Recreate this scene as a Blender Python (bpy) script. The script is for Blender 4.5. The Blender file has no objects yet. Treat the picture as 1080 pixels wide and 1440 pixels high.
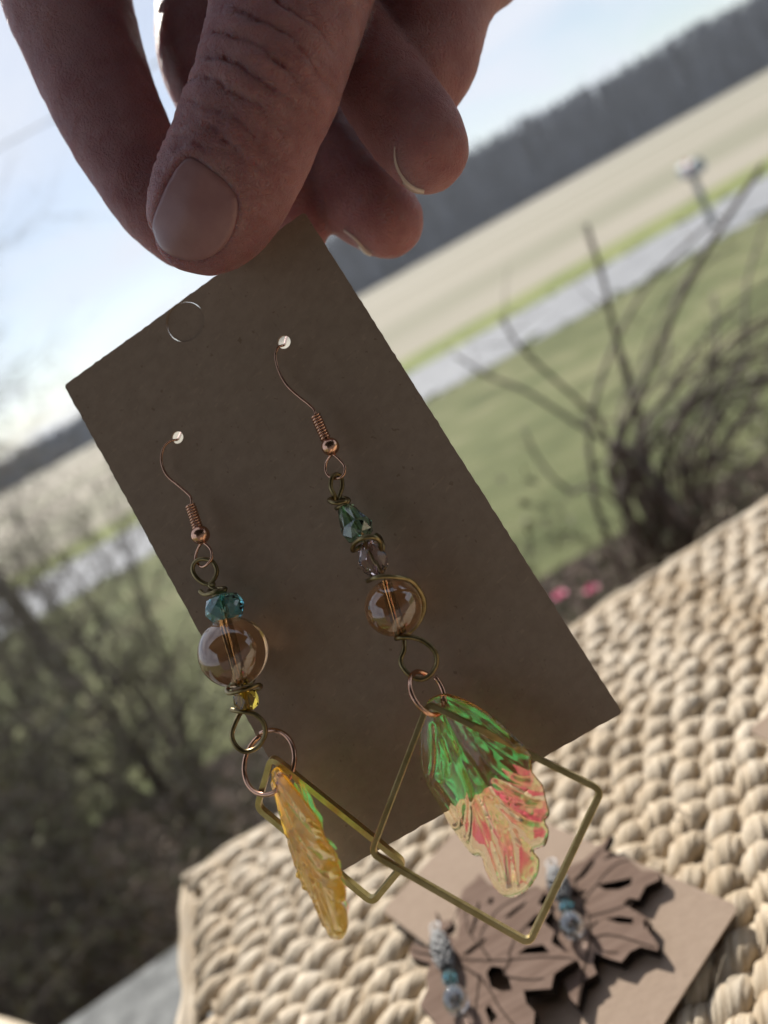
import bpy, bmesh, math, random
import numpy as np
from mathutils import Vector, Matrix, noise
from mathutils.geometry import tessellate_polygon, delaunay_2d_cdt
from mathutils.bvhtree import BVHTree

R = math.radians
rng = random.Random(7)
SC = bpy.context.scene
COL = SC.collection

# ------------------------------------------------------------------ camera
HAZE = .00042
FPX = 1080.0                       # focal length in pixels of the 1080 x 1440 photograph
ROLL, PITCH = R(29.0), math.atan(296 / 1080.0)
FW = np.array([0, math.cos(PITCH), -math.sin(PITCH)])
_u0 = np.array([0, math.sin(PITCH), math.cos(PITCH)])
_r0 = np.array([1.0, 0, 0])
RI = math.cos(ROLL) * _r0 - math.sin(ROLL) * _u0
UI = math.sin(ROLL) * _r0 + math.cos(ROLL) * _u0
cam_data = bpy.data.cameras.new('camera')
cam = bpy.data.objects.new('camera', cam_data)
COL.objects.link(cam)
cam.matrix_world = Matrix(((RI[0], UI[0], -FW[0], 0), (RI[1], UI[1], -FW[1], 0), (RI[2], UI[2], -FW[2], 0), (0, 0, 0, 1)))
cam_data.sensor_fit = 'VERTICAL'
cam_data.sensor_height = 36.0
cam_data.sensor_width = 27.0
cam_data.lens = 27.0
cam_data.clip_start = 0.004
cam_data.clip_end = 3000
cam_data.dof.use_dof = True
cam_data.dof.focus_distance = 0.1185
cam_data.dof.aperture_fstop = 11.8
SC.camera = cam

# ------------------------------------------------------------------ sky, sun, exposure
SUN_EL, SUN_AZ = R(37), R(-9)
SUN = Vector((math.sin(SUN_AZ) * math.cos(SUN_EL), math.cos(SUN_AZ) * math.cos(SUN_EL), math.sin(SUN_EL)))
world = bpy.data.worlds.new('World')
SC.world = world
world.use_nodes = True
wn, wl = world.node_tree.nodes, world.node_tree.links
bg = wn['Background']
bg.inputs['Strength'].default_value = 0.072
sky = wn.new('ShaderNodeTexSky')
sky.sky_type = 'NISHITA'
sky.sun_disc = False
sky.sun_elevation = SUN_EL
sky.sun_rotation = SUN_AZ
sky.air_density = 1.0
sky.dust_density = 0.4
tc = wn.new('ShaderNodeTexCoord')
sep = wn.new('ShaderNodeSeparateXYZ')
wl.new(tc.outputs['Generated'], sep.inputs[0])
zc = wn.new('ShaderNodeMath'); zc.operation = 'MAXIMUM'; zc.inputs[1].default_value = 0.0
wl.new(sep.outputs['Z'], zc.inputs[0])
za = wn.new('ShaderNodeMath'); za.operation = 'ADD'; za.inputs[1].default_value = 0.22
wl.new(zc.outputs[0], za.inputs[0])
dv = wn.new('ShaderNodeVectorMath'); dv.operation = 'DIVIDE'
cb = wn.new('ShaderNodeCombineXYZ')
for k in range(3):
    wl.new(za.outputs[0], cb.inputs[k])
wl.new(tc.outputs['Generated'], dv.inputs[0]); wl.new(cb.outputs[0], dv.inputs[1])
cn = wn.new('ShaderNodeTexNoise')
cn.inputs['Scale'].default_value = 1.5; cn.inputs['Detail'].default_value = 7; cn.inputs['Roughness'].default_value = 0.55
cn.inputs['Distortion'].default_value = 0.5
wl.new(dv.outputs[0], cn.inputs['Vector'])
cr = wn.new('ShaderNodeValToRGB')
cr.color_ramp.elements[0].position = 0.40; cr.color_ramp.elements[1].position = 0.62
cr.color_ramp.elements[0].color = (0.28, 0.28, 0.28, 1); cr.color_ramp.elements[1].color = (1, 1, 1, 1)
wl.new(cn.outputs['Fac'], cr.inputs[0])
mx = wn.new('ShaderNodeMix'); mx.data_type = 'RGBA'
CLOUD = (7.9, 8.4, 9.4, 1)
mx.inputs[7].default_value = CLOUD
wl.new(cr.outputs[0], mx.inputs[0]); wl.new(sky.outputs[0], mx.inputs[6])
wl.new(mx.outputs[2], bg.inputs['Color'])

sun_data = bpy.data.lights.new('sun', 'SUN')
sun_data.energy = 5.0
sun_data.angle = R(0.6)
sun_data.color = (1.0, 0.95, 0.87)
sun = bpy.data.objects.new('sun', sun_data)
sun.rotation_euler = SUN.to_track_quat('Z', 'Y').to_euler()
COL.objects.link(sun)
SC.view_settings.view_transform = 'Standard'
SC.view_settings.look = 'None'
SC.view_settings.gamma = 1
SC.view_settings.use_curve_mapping = False
SC.view_settings.exposure = 0.5
SC.render.engine = 'CYCLES'
SC.cycles.use_denoising = True
SC.cycles.max_bounces = 14
SC.cycles.transmission_bounces = 12
SC.cycles.transparent_max_bounces = 16
SC.cycles.caustics_reflective = True
SC.cycles.caustics_refractive = True
SC.cycles.blur_glossy = 0.3
SC.cycles.sample_clamp_indirect = 6.0


# ------------------------------------------------------------------ helpers
def ray(x, y):
    return FW + (x - 540) / FPX * RI + (720 - y) / FPX * UI


def at(x, y, d):
    """the point seen at pixel x, y of the photograph at depth d (metres)"""
    return Vector(ray(x, y) * d)


def plane(x, y, z):
    v = ray(x, y)
    return Vector(v * (z / v[2]))


class MB:
    """collects geometry for ONE mesh object"""

    def __init__(self):
        self.v, self.f, self.uv = [], [], {}

    def add(self, vs, fs):
        n = len(self.v)
        self.v.extend(tuple(p) for p in vs)
        self.f.extend(tuple(i + n for i in f) for f in fs)

    def box(self, c, s, rot=None):
        c = Vector(c)
        M = rot if rot is not None else Matrix.Identity(3)
        vs = [c + M @ Vector((sx * s[0] / 2, sy * s[1] / 2, sz * s[2] / 2)) for sx in (-1, 1) for sy in (-1, 1) for sz in (-1, 1)]
        self.add(vs, [(0, 1, 3, 2), (4, 6, 7, 5), (0, 4, 5, 1), (2, 3, 7, 6), (0, 2, 6, 4), (1, 5, 7, 3)])

    def tube(self, pts, r, sides=8, closed=False, caps=True, square=False, up=None):
        pts = [Vector(p) for p in pts]
        n = len(pts)
        rad = r if hasattr(r, '__len__') else [r] * n
        tang = []
        for i in range(n):
            a = pts[(i - 1) % n] if (closed or i > 0) else pts[i]
            b = pts[(i + 1) % n] if (closed or i < n - 1) else pts[i]
            t = b - a
            tang.append(t.normalized() if t.length > 1e-12 else Vector((0, 0, 1)))
        t0 = tang[0]
        nrm = Vector(up) if up is not None else (Vector((0, 0, 1)) if abs(t0.z) < .9 else Vector((1, 0, 0)))
        vs = []
        for i in range(n):
            t = tang[i]
            if up is not None:
                nrm = Vector(up)
            nrm = nrm - t * nrm.dot(t)
            nrm.normalize()
            b = t.cross(nrm)
            for k in range(sides):
                an = 2 * math.pi * (k + (0.5 if square else 0)) / sides
                vs.append(pts[i] + (nrm * math.cos(an) + b * math.sin(an)) * rad[i])
        fs = []
        m = n if closed else n - 1
        for i in range(m):
            j = (i + 1) % n
            for k in range(sides):
                l = (k + 1) % sides
                fs.append((i * sides + k, i * sides + l, j * sides + l, j * sides + k))
        if caps and not closed:
            fs.append(tuple(range(sides - 1, -1, -1)))
            fs.append(tuple((n - 1) * sides + k for k in range(sides)))
        self.add(vs, fs)

    def ball(self, c, r, seg=24, rings=16, axis=None, sq=1.0):
        prof = [(r * math.sin(math.pi * i / rings), -r * sq * math.cos(math.pi * i / rings)) for i in range(rings + 1)]
        self.lathe(c, axis or Vector((0, 0, 1)), prof, seg)

    def lathe(self, c, axis, prof, seg=24, closed=False, twist=0.0, ref=None):
        c, axis = Vector(c), Vector(axis).normalized()
        x = Vector(ref) if ref is not None else (Vector((1, 0, 0)) if abs(axis.x) < .8 else Vector((0, 1, 0)))
        x = (x - axis * x.dot(axis)).normalized()
        y = axis.cross(x)
        rows, vs, fs = [], [], []
        for i, (r, h) in enumerate(prof):
            if r < 1e-9:
                rows.append([len(vs)]); vs.append(c + axis * h)
            else:
                row = []
                for k in range(seg):
                    an = 2 * math.pi * (k + twist * i) / seg
                    row.append(len(vs)); vs.append(c + axis * h + (x * math.cos(an) + y * math.sin(an)) * r)
                rows.append(row)
        pairs = list(zip(rows, rows[1:]))
        if closed:
            pairs.append((rows[-1], rows[0]))
        for A, B in pairs:
            if len(A) == 1 and len(B) == 1:
                continue
            for k in range(seg):
                l = (k + 1) % seg
                if len(A) == 1:
                    fs.append((A[0], B[l], B[k]))
                elif len(B) == 1:
                    fs.append((A[k], A[l], B[0]))
                elif twist:
                    fs.append((A[k], A[l], B[k])); fs.append((A[l], B[l], B[k]))
                else:
                    fs.append((A[k], A[l], B[l], B[k]))
        self.add(vs, fs)

    def build(self, name, m, parent=None, smooth=True, origin=None, kind=None, recalc=False):
        me = bpy.data.meshes.new(name)
        v = self.v
        if origin is not None:
            o = Vector(origin)
            v = [tuple(Vector(p) - o) for p in v]
        me.from_pydata(v, [], self.f)
        if recalc:
            bm = bmesh.new(); bm.from_mesh(me); bmesh.ops.recalc_face_normals(bm, faces=bm.faces); bm.to_mesh(me); bm.free()
        if m is not None:
            me.materials.append(m)
        if smooth:
            me.polygons.foreach_set('use_smooth', [True] * len(me.polygons))
        me.update()
        return link(name, me, parent, origin, kind)


def link(name, me, parent=None, origin=None, kind=None):
    ob = bpy.data.objects.new(name, me)
    COL.objects.link(ob)
    if origin is not None:
        ob.location = origin
    if parent is not None:
        ob.parent = parent
        if origin is not None:
            ob.location = Vector(origin) - world_loc(parent)
        else:
            ob.location = -world_loc(parent)
    if kind:
        ob['kind'] = kind
    return ob


def world_loc(o):
    """all parents here are unrotated, so a point's place is the sum of locations"""
    p = Vector(o.location)
    while o.parent is not None:
        o = o.parent
        p += Vector(o.location)
    return p


def empty(name, loc, label=None, cat=None, group=None):
    o = bpy.data.objects.new(name, None)
    o.empty_display_size = 0.01
    o.location = loc
    COL.objects.link(o)
    tag(o, label, cat, group)
    return o


def tag(o, label=None, cat=None, group=None, kind=None):
    if label: o['label'] = label
    if cat: o['category'] = cat
    if group: o['group'] = group
    if kind: o['kind'] = kind
    return o


def crom(P, n=8, closed=False):
    P = [Vector(p) for p in P]
    out, N = [], len(P)
    segs = N if closed else N - 1
    for i in range(segs):
        p1, p2 = P[i], P[(i + 1) % N]
        p0 = P[(i - 1) % N] if (closed or i > 0) else p1 * 2 - p2
        p3 = P[(i + 2) % N] if (closed or i < N - 2) else p2 * 2 - p1
        for k in range(n):
            t = k / n
            out.append(0.5 * ((2 * p1) + (p2 - p0) * t + (2 * p0 - 5 * p1 + 4 * p2 - p3) * t * t + (3 * p1 - p0 - 3 * p2 + p3) * t ** 3))
    if not closed:
        out.append(P[-1])
    return out


# ------------------------------------------------------------------ materials
def newmat(name):
    m = bpy.data.materials.new(name)
    m.use_nodes = True
    nt = m.node_tree
    return m, nt, nt.nodes['Principled BSDF'], nt.nodes['Material Output']


def N(nt, t, **kw):
    n = nt.nodes.new(t)
    for k, v in kw.items():
        if k in n.inputs.keys():
            n.inputs[k].default_value = v
        else:
            setattr(n, k, v)
    return n


def noise_mat(name, c1, c2, scale=5, rough=.8, metal=0, detail=6, bump=0, bscale=None, lo=.35, hi=.65, coord='Object', stretch=None, spec=None, c3=None):
    m, nt, p, out = newmat(name)
    tcn = N(nt, 'ShaderNodeTexCoord')
    src = tcn.outputs[coord]
    if stretch:
        mp = N(nt, 'ShaderNodeMapping'); mp.inputs['Scale'].default_value = stretch
        nt.links.new(src, mp.inputs[0]); src = mp.outputs[0]
    nz = N(nt, 'ShaderNodeTexNoise', Scale=scale, Detail=detail, Roughness=.6)
    nt.links.new(src, nz.inputs['Vector'])
    rp = N(nt, 'ShaderNodeValToRGB')
    e = rp.color_ramp.elements
    e[0].position, e[1].position = lo, hi
    e[0].color, e[1].color = (*c1, 1), (*c2, 1)
    if c3:
        x = e.new((lo + hi) / 2); x.color = (*c3, 1)
    nt.links.new(nz.outputs['Fac'], rp.inputs[0])
    nt.links.new(rp.outputs[0], p.inputs['Base Color'])
    p.inputs['Roughness'].default_value = rough
    p.inputs['Metallic'].default_value = metal
    if spec is not None:
        p.inputs['Specular IOR Level'].default_value = spec
    if bump:
        nb = N(nt, 'ShaderNodeTexNoise', Scale=bscale or scale * 3, Detail=5, Roughness=.6)
        nt.links.new(src, nb.inputs['Vector'])
        bp = N(nt, 'ShaderNodeBump', Strength=1.0, Distance=bump)
        nt.links.new(nb.outputs['Fac'], bp.inputs['Height'])
        nt.links.new(bp.outputs[0], p.inputs['Normal'])
    return m


def glass_mat(name, col, ior=1.5, rough=.02, coat=0, spec=.5, film=0):
    m, nt, p, out = newmat(name)
    p.inputs['Base Color'].default_value = (*col, 1)
    p.inputs['Transmission Weight'].default_value = 1
    p.inputs['IOR'].default_value = ior
    p.inputs['Roughness'].default_value = rough
    p.inputs['Coat Weight'].default_value = coat
    p.inputs['Coat IOR'].default_value = 2.2
    p.inputs['Coat Roughness'].default_value = .02
    if film:
        p.inputs['Thin Film Thickness'].default_value = film
        p.inputs['Thin Film IOR'].default_value = 1.9
    return m


M = {}
M['grass'] = noise_mat('lawn grass', (.10, .115, .05), (.21, .205, .11), scale=.9, rough=.9, bump=.02, bscale=40, c3=(.145, .156, .072), spec=.1)
M['asphalt'] = noise_mat('worn asphalt', (.22, .225, .235), (.30, .305, .315), scale=3, rough=.85, spec=.2)
M['verge'] = noise_mat('verge grass', (.15, .18, .06), (.25, .26, .11), scale=.8, rough=.9, spec=.1)
M['mulch'] = noise_mat('bark mulch', (.018, .013, .01), (.07, .05, .038), scale=16, rough=.95, bump=.012, bscale=40, spec=.1)
M['woods'] = noise_mat('bare winter trees', (.085, .093, .115), (.13, .14, .165), scale=.2, rough=.95, spec=.05)  # greyed and blued: distance haze put into the tree colour
M['twig'] = noise_mat('grey brown twigs', (.045, .038, .032), (.14, .118, .10), scale=14, rough=.85, spec=.2)
M['bushtwig'] = noise_mat('weathered twigs', (.09, .078, .064), (.27, .235, .195), scale=9, rough=.85, spec=.2)
M['cane'] = noise_mat('rose canes', (.075, .058, .045), (.17, .135, .105), scale=9, rough=.7, spec=.3)
M['leafg'] = noise_mat('olive leaves', (.09, .088, .042), (.21, .195, .11), scale=20, rough=.6, spec=.3)
M['leafdead'] = noise_mat('dried leaves', (.16, .11, .08), (.42, .34, .26), scale=20, rough=.8, spec=.2)
M['pink'] = noise_mat('pink petals', (.55, .09, .2), (.75, .2, .34), scale=30, rough=.6)
M['stone'] = noise_mat('grey granite', (.085, .088, .085), (.24, .245, .235), scale=42, rough=.8, detail=9, bump=.002, bscale=160, lo=.34, hi=.68, c3=(.15, .154, .15))
M['brickwall'] = noise_mat('brown brick', (.07, .035, .025), (.13, .07, .05), scale=6, rough=.9)
M['siding'] = noise_mat('painted siding', (.05, .05, .053), (.075, .075, .08), scale=3, rough=.7)
M['floorwood'] = noise_mat('porch boards', (.10, .075, .055), (.17, .13, .1), scale=4, rough=.7, stretch=(1, 12, 1))
M['post'] = noise_mat('weathered post', (.16, .17, .17), (.26, .27, .27), scale=8, rough=.85)
M['mailbox'] = noise_mat('painted metal box', (.27, .29, .32), (.36, .38, .41), scale=5, rough=.45)
M['red'] = noise_mat('red flag paint', (.5, .03, .03), (.6, .06, .05), scale=9, rough=.5)
M['wirem'] = noise_mat('black cable', (.02, .02, .022), (.04, .04, .045), scale=3, rough=.7)
M['rattan'] = noise_mat('rattan arm', (.5, .4, .28), (.62, .52, .38), scale=30, rough=.6)
M['kraft'] = noise_mat('kraft card', (.28, .21, .158), (.32, .243, .184), scale=420, rough=.9, detail=9, bump=.000005, bscale=5000, spec=.15, stretch=(1, 2.2, 1))
M['copper'] = noise_mat('rose copper wire', (.58, .33, .22), (.72, .43, .31), scale=500, rough=.22, metal=1)
M['bronze'] = noise_mat('antique bronze wire', (.16, .12, .055), (.34, .27, .14), scale=420, rough=.34, metal=1)
M['brass'] = noise_mat('raw brass', (.52, .40, .17), (.68, .54, .27), scale=500, rough=.33, metal=1, bump=.00003, bscale=2500)
M['silver'] = noise_mat('silver mesh wire', (.15, .15, .15), (.36, .36, .36), scale=900, rough=.5, metal=1)
M['amberglass'] = glass_mat('amber glass', (.97, .60, .32), 1.52, .0, coat=.55)
M['blueglass'] = glass_mat('teal glass', (.26, .86, .98), 1.5, .02, coat=.5)
M['greenglass'] = glass_mat('sea green glass', (.42, .84, .62), 1.52, .0, coat=.7)
M['pinkglass'] = glass_mat('pale pink glass', (.88, .74, .76), 1.5, .0)
M['yellowglass'] = glass_mat('golden glass', (.98, .72, .12), 1.55, .0)
M['clearglass'] = glass_mat('clear glass', (.80, .83, .88), 1.5, .02, coat=1.0)
M['pearl'] = noise_mat('pearly drop', (.20, .21, .24), (.34, .35, .39), scale=300, rough=.14, spec=1.0)
M['wood'] = noise_mat('laser cut wood', (.14, .094, .072), (.20, .14, .11), scale=60, rough=.85, detail=8, stretch=(1, 8, 1), bump=.00005, bscale=900, spec=.06)
M['char'] = noise_mat('charred wood edge', (.012, .009, .008), (.03, .022, .018), scale=200, rough=.95, spec=.05)
M['engrave'] = noise_mat('burnt engraving', (.04, .027, .021), (.065, .045, .035), scale=200, rough=.95, spec=.05)


def straw_mat():
    m, nt, p, out = newmat('dried seagrass')
    uv = N(nt, 'ShaderNodeUVMap')
    mp = N(nt, 'ShaderNodeMapping'); mp.inputs['Scale'].default_value = (1, .05, 1)
    nt.links.new(uv.outputs[0], mp.inputs[0])
    oi = N(nt, 'ShaderNodeObjectInfo')
    nz = N(nt, 'ShaderNodeTexNoise', Scale=17, Detail=6, Roughness=.75)
    nz.noise_dimensions = '4D'
    nt.links.new(oi.outputs['Random'], nz.inputs['W'])
    nt.links.new(mp.outputs[0], nz.inputs['Vector'])
    rp = N(nt, 'ShaderNodeValToRGB')
    e = rp.color_ramp.elements
    e[0].position, e[1].position = .36, .62
    e[0].color, e[1].color = (.31, .225, .14, 1), (.72, .63, .50, 1)
    x = e.new(.48); x.color = (.57, .475, .35, 1)
    nt.links.new(nz.outputs['Fac'], rp.inputs[0])
    tcn = N(nt, 'ShaderNodeTexCoord')
    n2 = N(nt, 'ShaderNodeTexNoise', Scale=45, Detail=3)
    nt.links.new(tcn.outputs['Object'], n2.inputs['Vector'])
    mxx = N(nt, 'ShaderNodeMix', data_type='RGBA', blend_type='MULTIPLY')
    mxx.inputs[0].default_value = .8
    r2 = N(nt, 'ShaderNodeValToRGB')
    r2.color_ramp.elements[0].position, r2.color_ramp.elements[1].position = .3, .6
    r2.color_ramp.elements[0].color, r2.color_ramp.elements[1].color = (.80, .72, .60, 1), (1, 1, 1, 1)
    nt.links.new(n2.outputs['Fac'], r2.inputs[0])
    nt.links.new(rp.outputs[0], mxx.inputs[6]); nt.links.new(r2.outputs[0], mxx.inputs[7])
    nt.links.new(mxx.outputs[2], p.inputs['Base Color'])
    p.inputs['Roughness'].default_value = .55
    p.inputs['Specular IOR Level'].default_value = .35
    bp = N(nt, 'ShaderNodeBump', Strength=1, Distance=.0009)
    nt.links.new(nz.outputs['Fac'], bp.inputs['Height'])
    nt.links.new(bp.outputs[0], p.inputs['Normal'])
    return m




def add_flecks(m):
    # the kraft's dark specks and pale fibres
    nt = m.node_tree; p = nt.nodes['Principled BSDF']
    src = p.inputs['Base Color'].links[0].from_socket
    tcn = N(nt, 'ShaderNodeTexCoord')
    for sc, st, lo_, hi_, col in ((900, (1, 1, 1), .70, .74, (.78, .74, .70, 1)), (520, (1, 7, 1), .66, .72, (1.14, 1.13, 1.11, 1)), (520, (7, 1, 1), .66, .72, (.90, .89, .88, 1))):
        mp = N(nt, 'ShaderNodeMapping'); mp.inputs['Scale'].default_value = st; mp.inputs['Rotation'].default_value = (.4, .5, .6)
        nt.links.new(tcn.outputs['Object'], mp.inputs[0])
        nz = N(nt, 'ShaderNodeTexNoise', Scale=sc, Detail=2)
        nt.links.new(mp.outputs[0], nz.inputs['Vector'])
        mr = N(nt, 'ShaderNodeMapRange'); mr.inputs['From Min'].default_value = lo_; mr.inputs['From Max'].default_value = hi_
        nt.links.new(nz.outputs['Fac'], mr.inputs[0])
        mxx = N(nt, 'ShaderNodeMix', data_type='RGBA', blend_type='MULTIPLY'); mxx.inputs[7].default_value = col
        nt.links.new(mr.outputs[0], mxx.inputs[0]); nt.links.new(src, mxx.inputs[6])
        src = mxx.outputs[2]
    nt.links.new(src, p.inputs['Base Color'])


add_flecks(M['kraft'])
M['straw'] = straw_mat()


def field_mat():
    m, nt, p, out = newmat('cut stubble field')
    tcn = N(nt, 'ShaderNodeTexCoord')
    mp = N(nt, 'ShaderNodeMapping'); mp.inputs['Scale'].default_value = (.012, .12, 1)
    nt.links.new(tcn.outputs['Object'], mp.inputs[0])
    nz = N(nt, 'ShaderNodeTexNoise', Scale=1.0, Detail=6, Roughness=.6)
    nt.links.new(mp.outputs[0], nz.inputs['Vector'])
    rp = N(nt, 'ShaderNodeValToRGB')
    e = rp.color_ramp.elements
    e[0].position, e[1].position = .36, .62
    e[0].color, e[1].color = (.235, .23, .165, 1), (.39, .35, .29, 1)
    x = e.new(.5); x.color = (.335, .305, .245, 1)
    nt.links.new(nz.outputs['Fac'], rp.inputs[0])
    nt.links.new(rp.outputs[0], p.inputs['Base Color'])
    p.inputs['Roughness'].default_value = .95
    p.inputs['Specular IOR Level'].default_value = .05
    return m


M['field'] = field_mat()


def skin_mat():
    m, nt, p, out = newmat('skin')
    tcn = N(nt, 'ShaderNodeTexCoord')
    nz = N(nt, 'ShaderNodeTexNoise', Scale=130, Detail=6, Roughness=.6)
    nt.links.new(tcn.outputs['Object'], nz.inputs['Vector'])
    rp = N(nt, 'ShaderNodeValToRGB')
    e = rp.color_ramp.elements
    e[0].position, e[1].position = .32, .68
    e[0].color, e[1].color = (.27, .110, .118, 1), (.39, .200, .202, 1)
    nt.links.new(nz.outputs['Fac'], rp.inputs[0])
    nt.links.new(rp.outputs[0], p.inputs['Base Color'])
    p.inputs['Roughness'].default_value = .5
    p.inputs['Specular IOR Level'].default_value = .35
    p.inputs['Subsurface Weight'].default_value = .9
    p.inputs['Subsurface Radius'].default_value = (1.0, .30, .16)
    p.inputs['Subsurface Scale'].default_value = .009
    vo = N(nt, 'ShaderNodeTexVoronoi', Scale=1400)
    vo.feature = 'DISTANCE_TO_EDGE'
    wob = N(nt, 'ShaderNodeTexNoise', Scale=320, Detail=3)
    nt.links.new(tcn.outputs['Object'], wob.inputs['Vector'])
    ad = N(nt, 'ShaderNodeVectorMath', operation='MULTIPLY_ADD')
    ad.inputs[1].default_value = (.004, .004, .004)
    nt.links.new(wob.outputs['Color'], ad.inputs[0]); nt.links.new(tcn.outputs['Object'], ad.inputs[2])
    nt.links.new(ad.outputs[0], vo.inputs['Vector'])
    mr = N(nt, 'ShaderNodeMapRange'); mr.inputs['From Max'].default_value = .25
    nt.links.new(vo.outputs['Distance'], mr.inputs[0])
    n3 = N(nt, 'ShaderNodeTexNoise', Scale=700, Detail=6, Roughness=.7)
    nt.links.new(tcn.outputs['Object'], n3.inputs['Vector'])
    b1 = N(nt, 'ShaderNodeBump', Strength=1, Distance=.00022)
    nt.links.new(mr.outputs[0], b1.inputs['Height'])
    b2 = N(nt, 'ShaderNodeBump', Strength=1, Distance=.00055)
    nt.links.new(n3.outputs['Fac'], b2.inputs['Height']); nt.links.new(b1.outputs[0], b2.inputs['Normal'])
    nt.links.new(b2.outputs[0], p.inputs['Normal'])
    return m


M['skin'] = skin_mat()
M['nail'] = noise_mat('fingernail', (.25, .125, .13), (.31, .17, .172), scale=140, rough=.36, spec=.4, stretch=(1, 1, 1))
M['nailtip'] = noise_mat('nail edge', (.46, .35, .31), (.56, .44, .38), scale=200, rough=.3)
M['sleeve'] = noise_mat('dark knit sleeve', (.03, .03, .04), (.06, .06, .075), scale=300, rough=.95, bump=.0006, bscale=900)


def leaf_mat(name, veil, dens):
    m, nt, p, out = newmat(name)
    p.inputs['Base Color'].default_value = (1.0, .97, .84, 1)
    p.inputs['Transmission Weight'].default_value = 1
    p.inputs['IOR'].default_value = 1.42
    p.inputs['Roughness'].default_value = .03
    p.inputs['Coat Weight'].default_value = .25
    tl = N(nt, 'ShaderNodeBsdfTranslucent'); tl.inputs['Color'].default_value = (1.0, .74, .15, 1)
    ms = N(nt, 'ShaderNodeMixShader'); ms.inputs[0].default_value = veil
    nt.links.new(p.outputs[0], ms.inputs[1]); nt.links.new(tl.outputs[0], ms.inputs[2])
    nt.links.new(ms.outputs[0], out.inputs['Surface'])
    va = N(nt, 'ShaderNodeVolumeAbsorption', Density=dens)
    va.inputs['Color'].default_value = (1.0, .74, .16, 1)
    nt.links.new(va.outputs[0], out.inputs['Volume'])
    return m


def film_mat():
    m, nt, p, out = newmat('dichroic film')
    nt.nodes.remove(p)
    gl = N(nt, 'ShaderNodeBsdfGlossy', Roughness=.24)
    lw = N(nt, 'ShaderNodeLayerWeight', Blend=.5)
    rp = N(nt, 'ShaderNodeValToRGB')
    e = rp.color_ramp.elements
    e[0].position, e[1].position = 0, 1
    e[0].color, e[1].color = (.06, .92, .36, 1), (.95, .80, .25, 1)
    x = e.new(.6); x.color = (.12, .92, .32, 1)
    nt.links.new(lw.outputs['Facing'], rp.inputs[0])
    nt.links.new(rp.outputs[0], gl.inputs['Color'])
    tr = N(nt, 'ShaderNodeBsdfTransparent')
    tr.inputs['Color'].default_value = (.95, .17, .42, 1)
    ads = N(nt, 'ShaderNodeAddShader')          # a dichroic coat: what it does not reflect it lets through
    nt.links.new(tr.outputs[0], ads.inputs[0]); nt.links.new(gl.outputs[0], ads.inputs[1])
    nt.links.new(ads.outputs[0], out.inputs['Surface'])
    return m


M['leafresin'] = leaf_mat('clear amber resin', .03, 140)
M['leafamber'] = leaf_mat('deep amber resin', .22, 190)
M['film'] = film_mat()

# ------------------------------------------------------------------ ground, road, field, woods
def ground_z(x, y):
    if y < .6:
        return -1.35
    t = min(1.0, (y - .6) / 11.0)
    t = t * t * (3 - 2 * t)
    return -1.35 - .85 * t


def sheet(name, x0, x1, ys, zoff, m, nx=24, zf=None):
    b = MB()
    xs = [x0 + (x1 - x0) * i / nx for i in range(nx + 1)]
    vs = [(x, y, (zf or ground_z)(x, y) + zoff) for y in ys for x in xs]
    fs = []
    for j in range(len(ys) - 1):
        for i in range(nx):
            a = j * (nx + 1) + i
            fs.append((a, a + 1, a + nx + 2, a + nx + 1))
    b.add(vs, fs)
    return b.build(name, m, kind='structure')


sheet('ground', -1500, 1500, [-1200, -300, -60, -10, .6, 1.5, 2.5, 3.5, 4.5, 5.5, 6.5, 7.5, 8.5, 9.5, 10.5, 11.6, 13, 30, 100, 300, 1000, 1900], -.004, M['grass'], nx=40)
sheet('road', -400, 400, [12.9, 15, 17.2], .006, M['asphalt'])
sheet('verge', -400, 400, [17.2, 20.4], .004, M['verge'])
sheet('field', -700, 900, [20.4, 60, 120, 420], .006, M['field'])
# rough edges where the road meets the grass
b = MB()
r_ = random.Random(5)
for k in range(500):
    x = r_.uniform(-16, 26); y = r_.choice((12.9, 17.25)) + r_.gauss(0, .16)
    s = r_.uniform(.05, .16)
    z = ground_z(x, y)
    a = r_.uniform(0, 6.28)
    b.add([(x - s * math.cos(a), y - s * math.sin(a), z + .007), (x + s * math.cos(a), y + s * math.sin(a), z + .007), (x + r_.uniform(-.05, .05), y, z + r_.uniform(.03, .09))], [(0, 1, 2)])
tag(b.build('grass', M['verge']), 'grass tufts along both edges of the grey road', 'grass', kind='stuff')

# the wood beyond the field: bare trees packed together
b = MB()
r_ = random.Random(11)


def wood_height(x):
    # height of the wood along the far edge of the field
    pts = [(-260, 6), (-120, 7), (-60, 7), (-20, 8), (0, 9), (14, 13), (24, 19), (50, 19.5), (90, 18.5), (140, 18.5), (260, 17)]
    for (xa, ha), (xb, hb) in zip(pts, pts[1:]):
        if xa <= x <= xb:
            return ha + (hb - ha) * (x - xa) / (xb - xa)
    return 7


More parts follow.
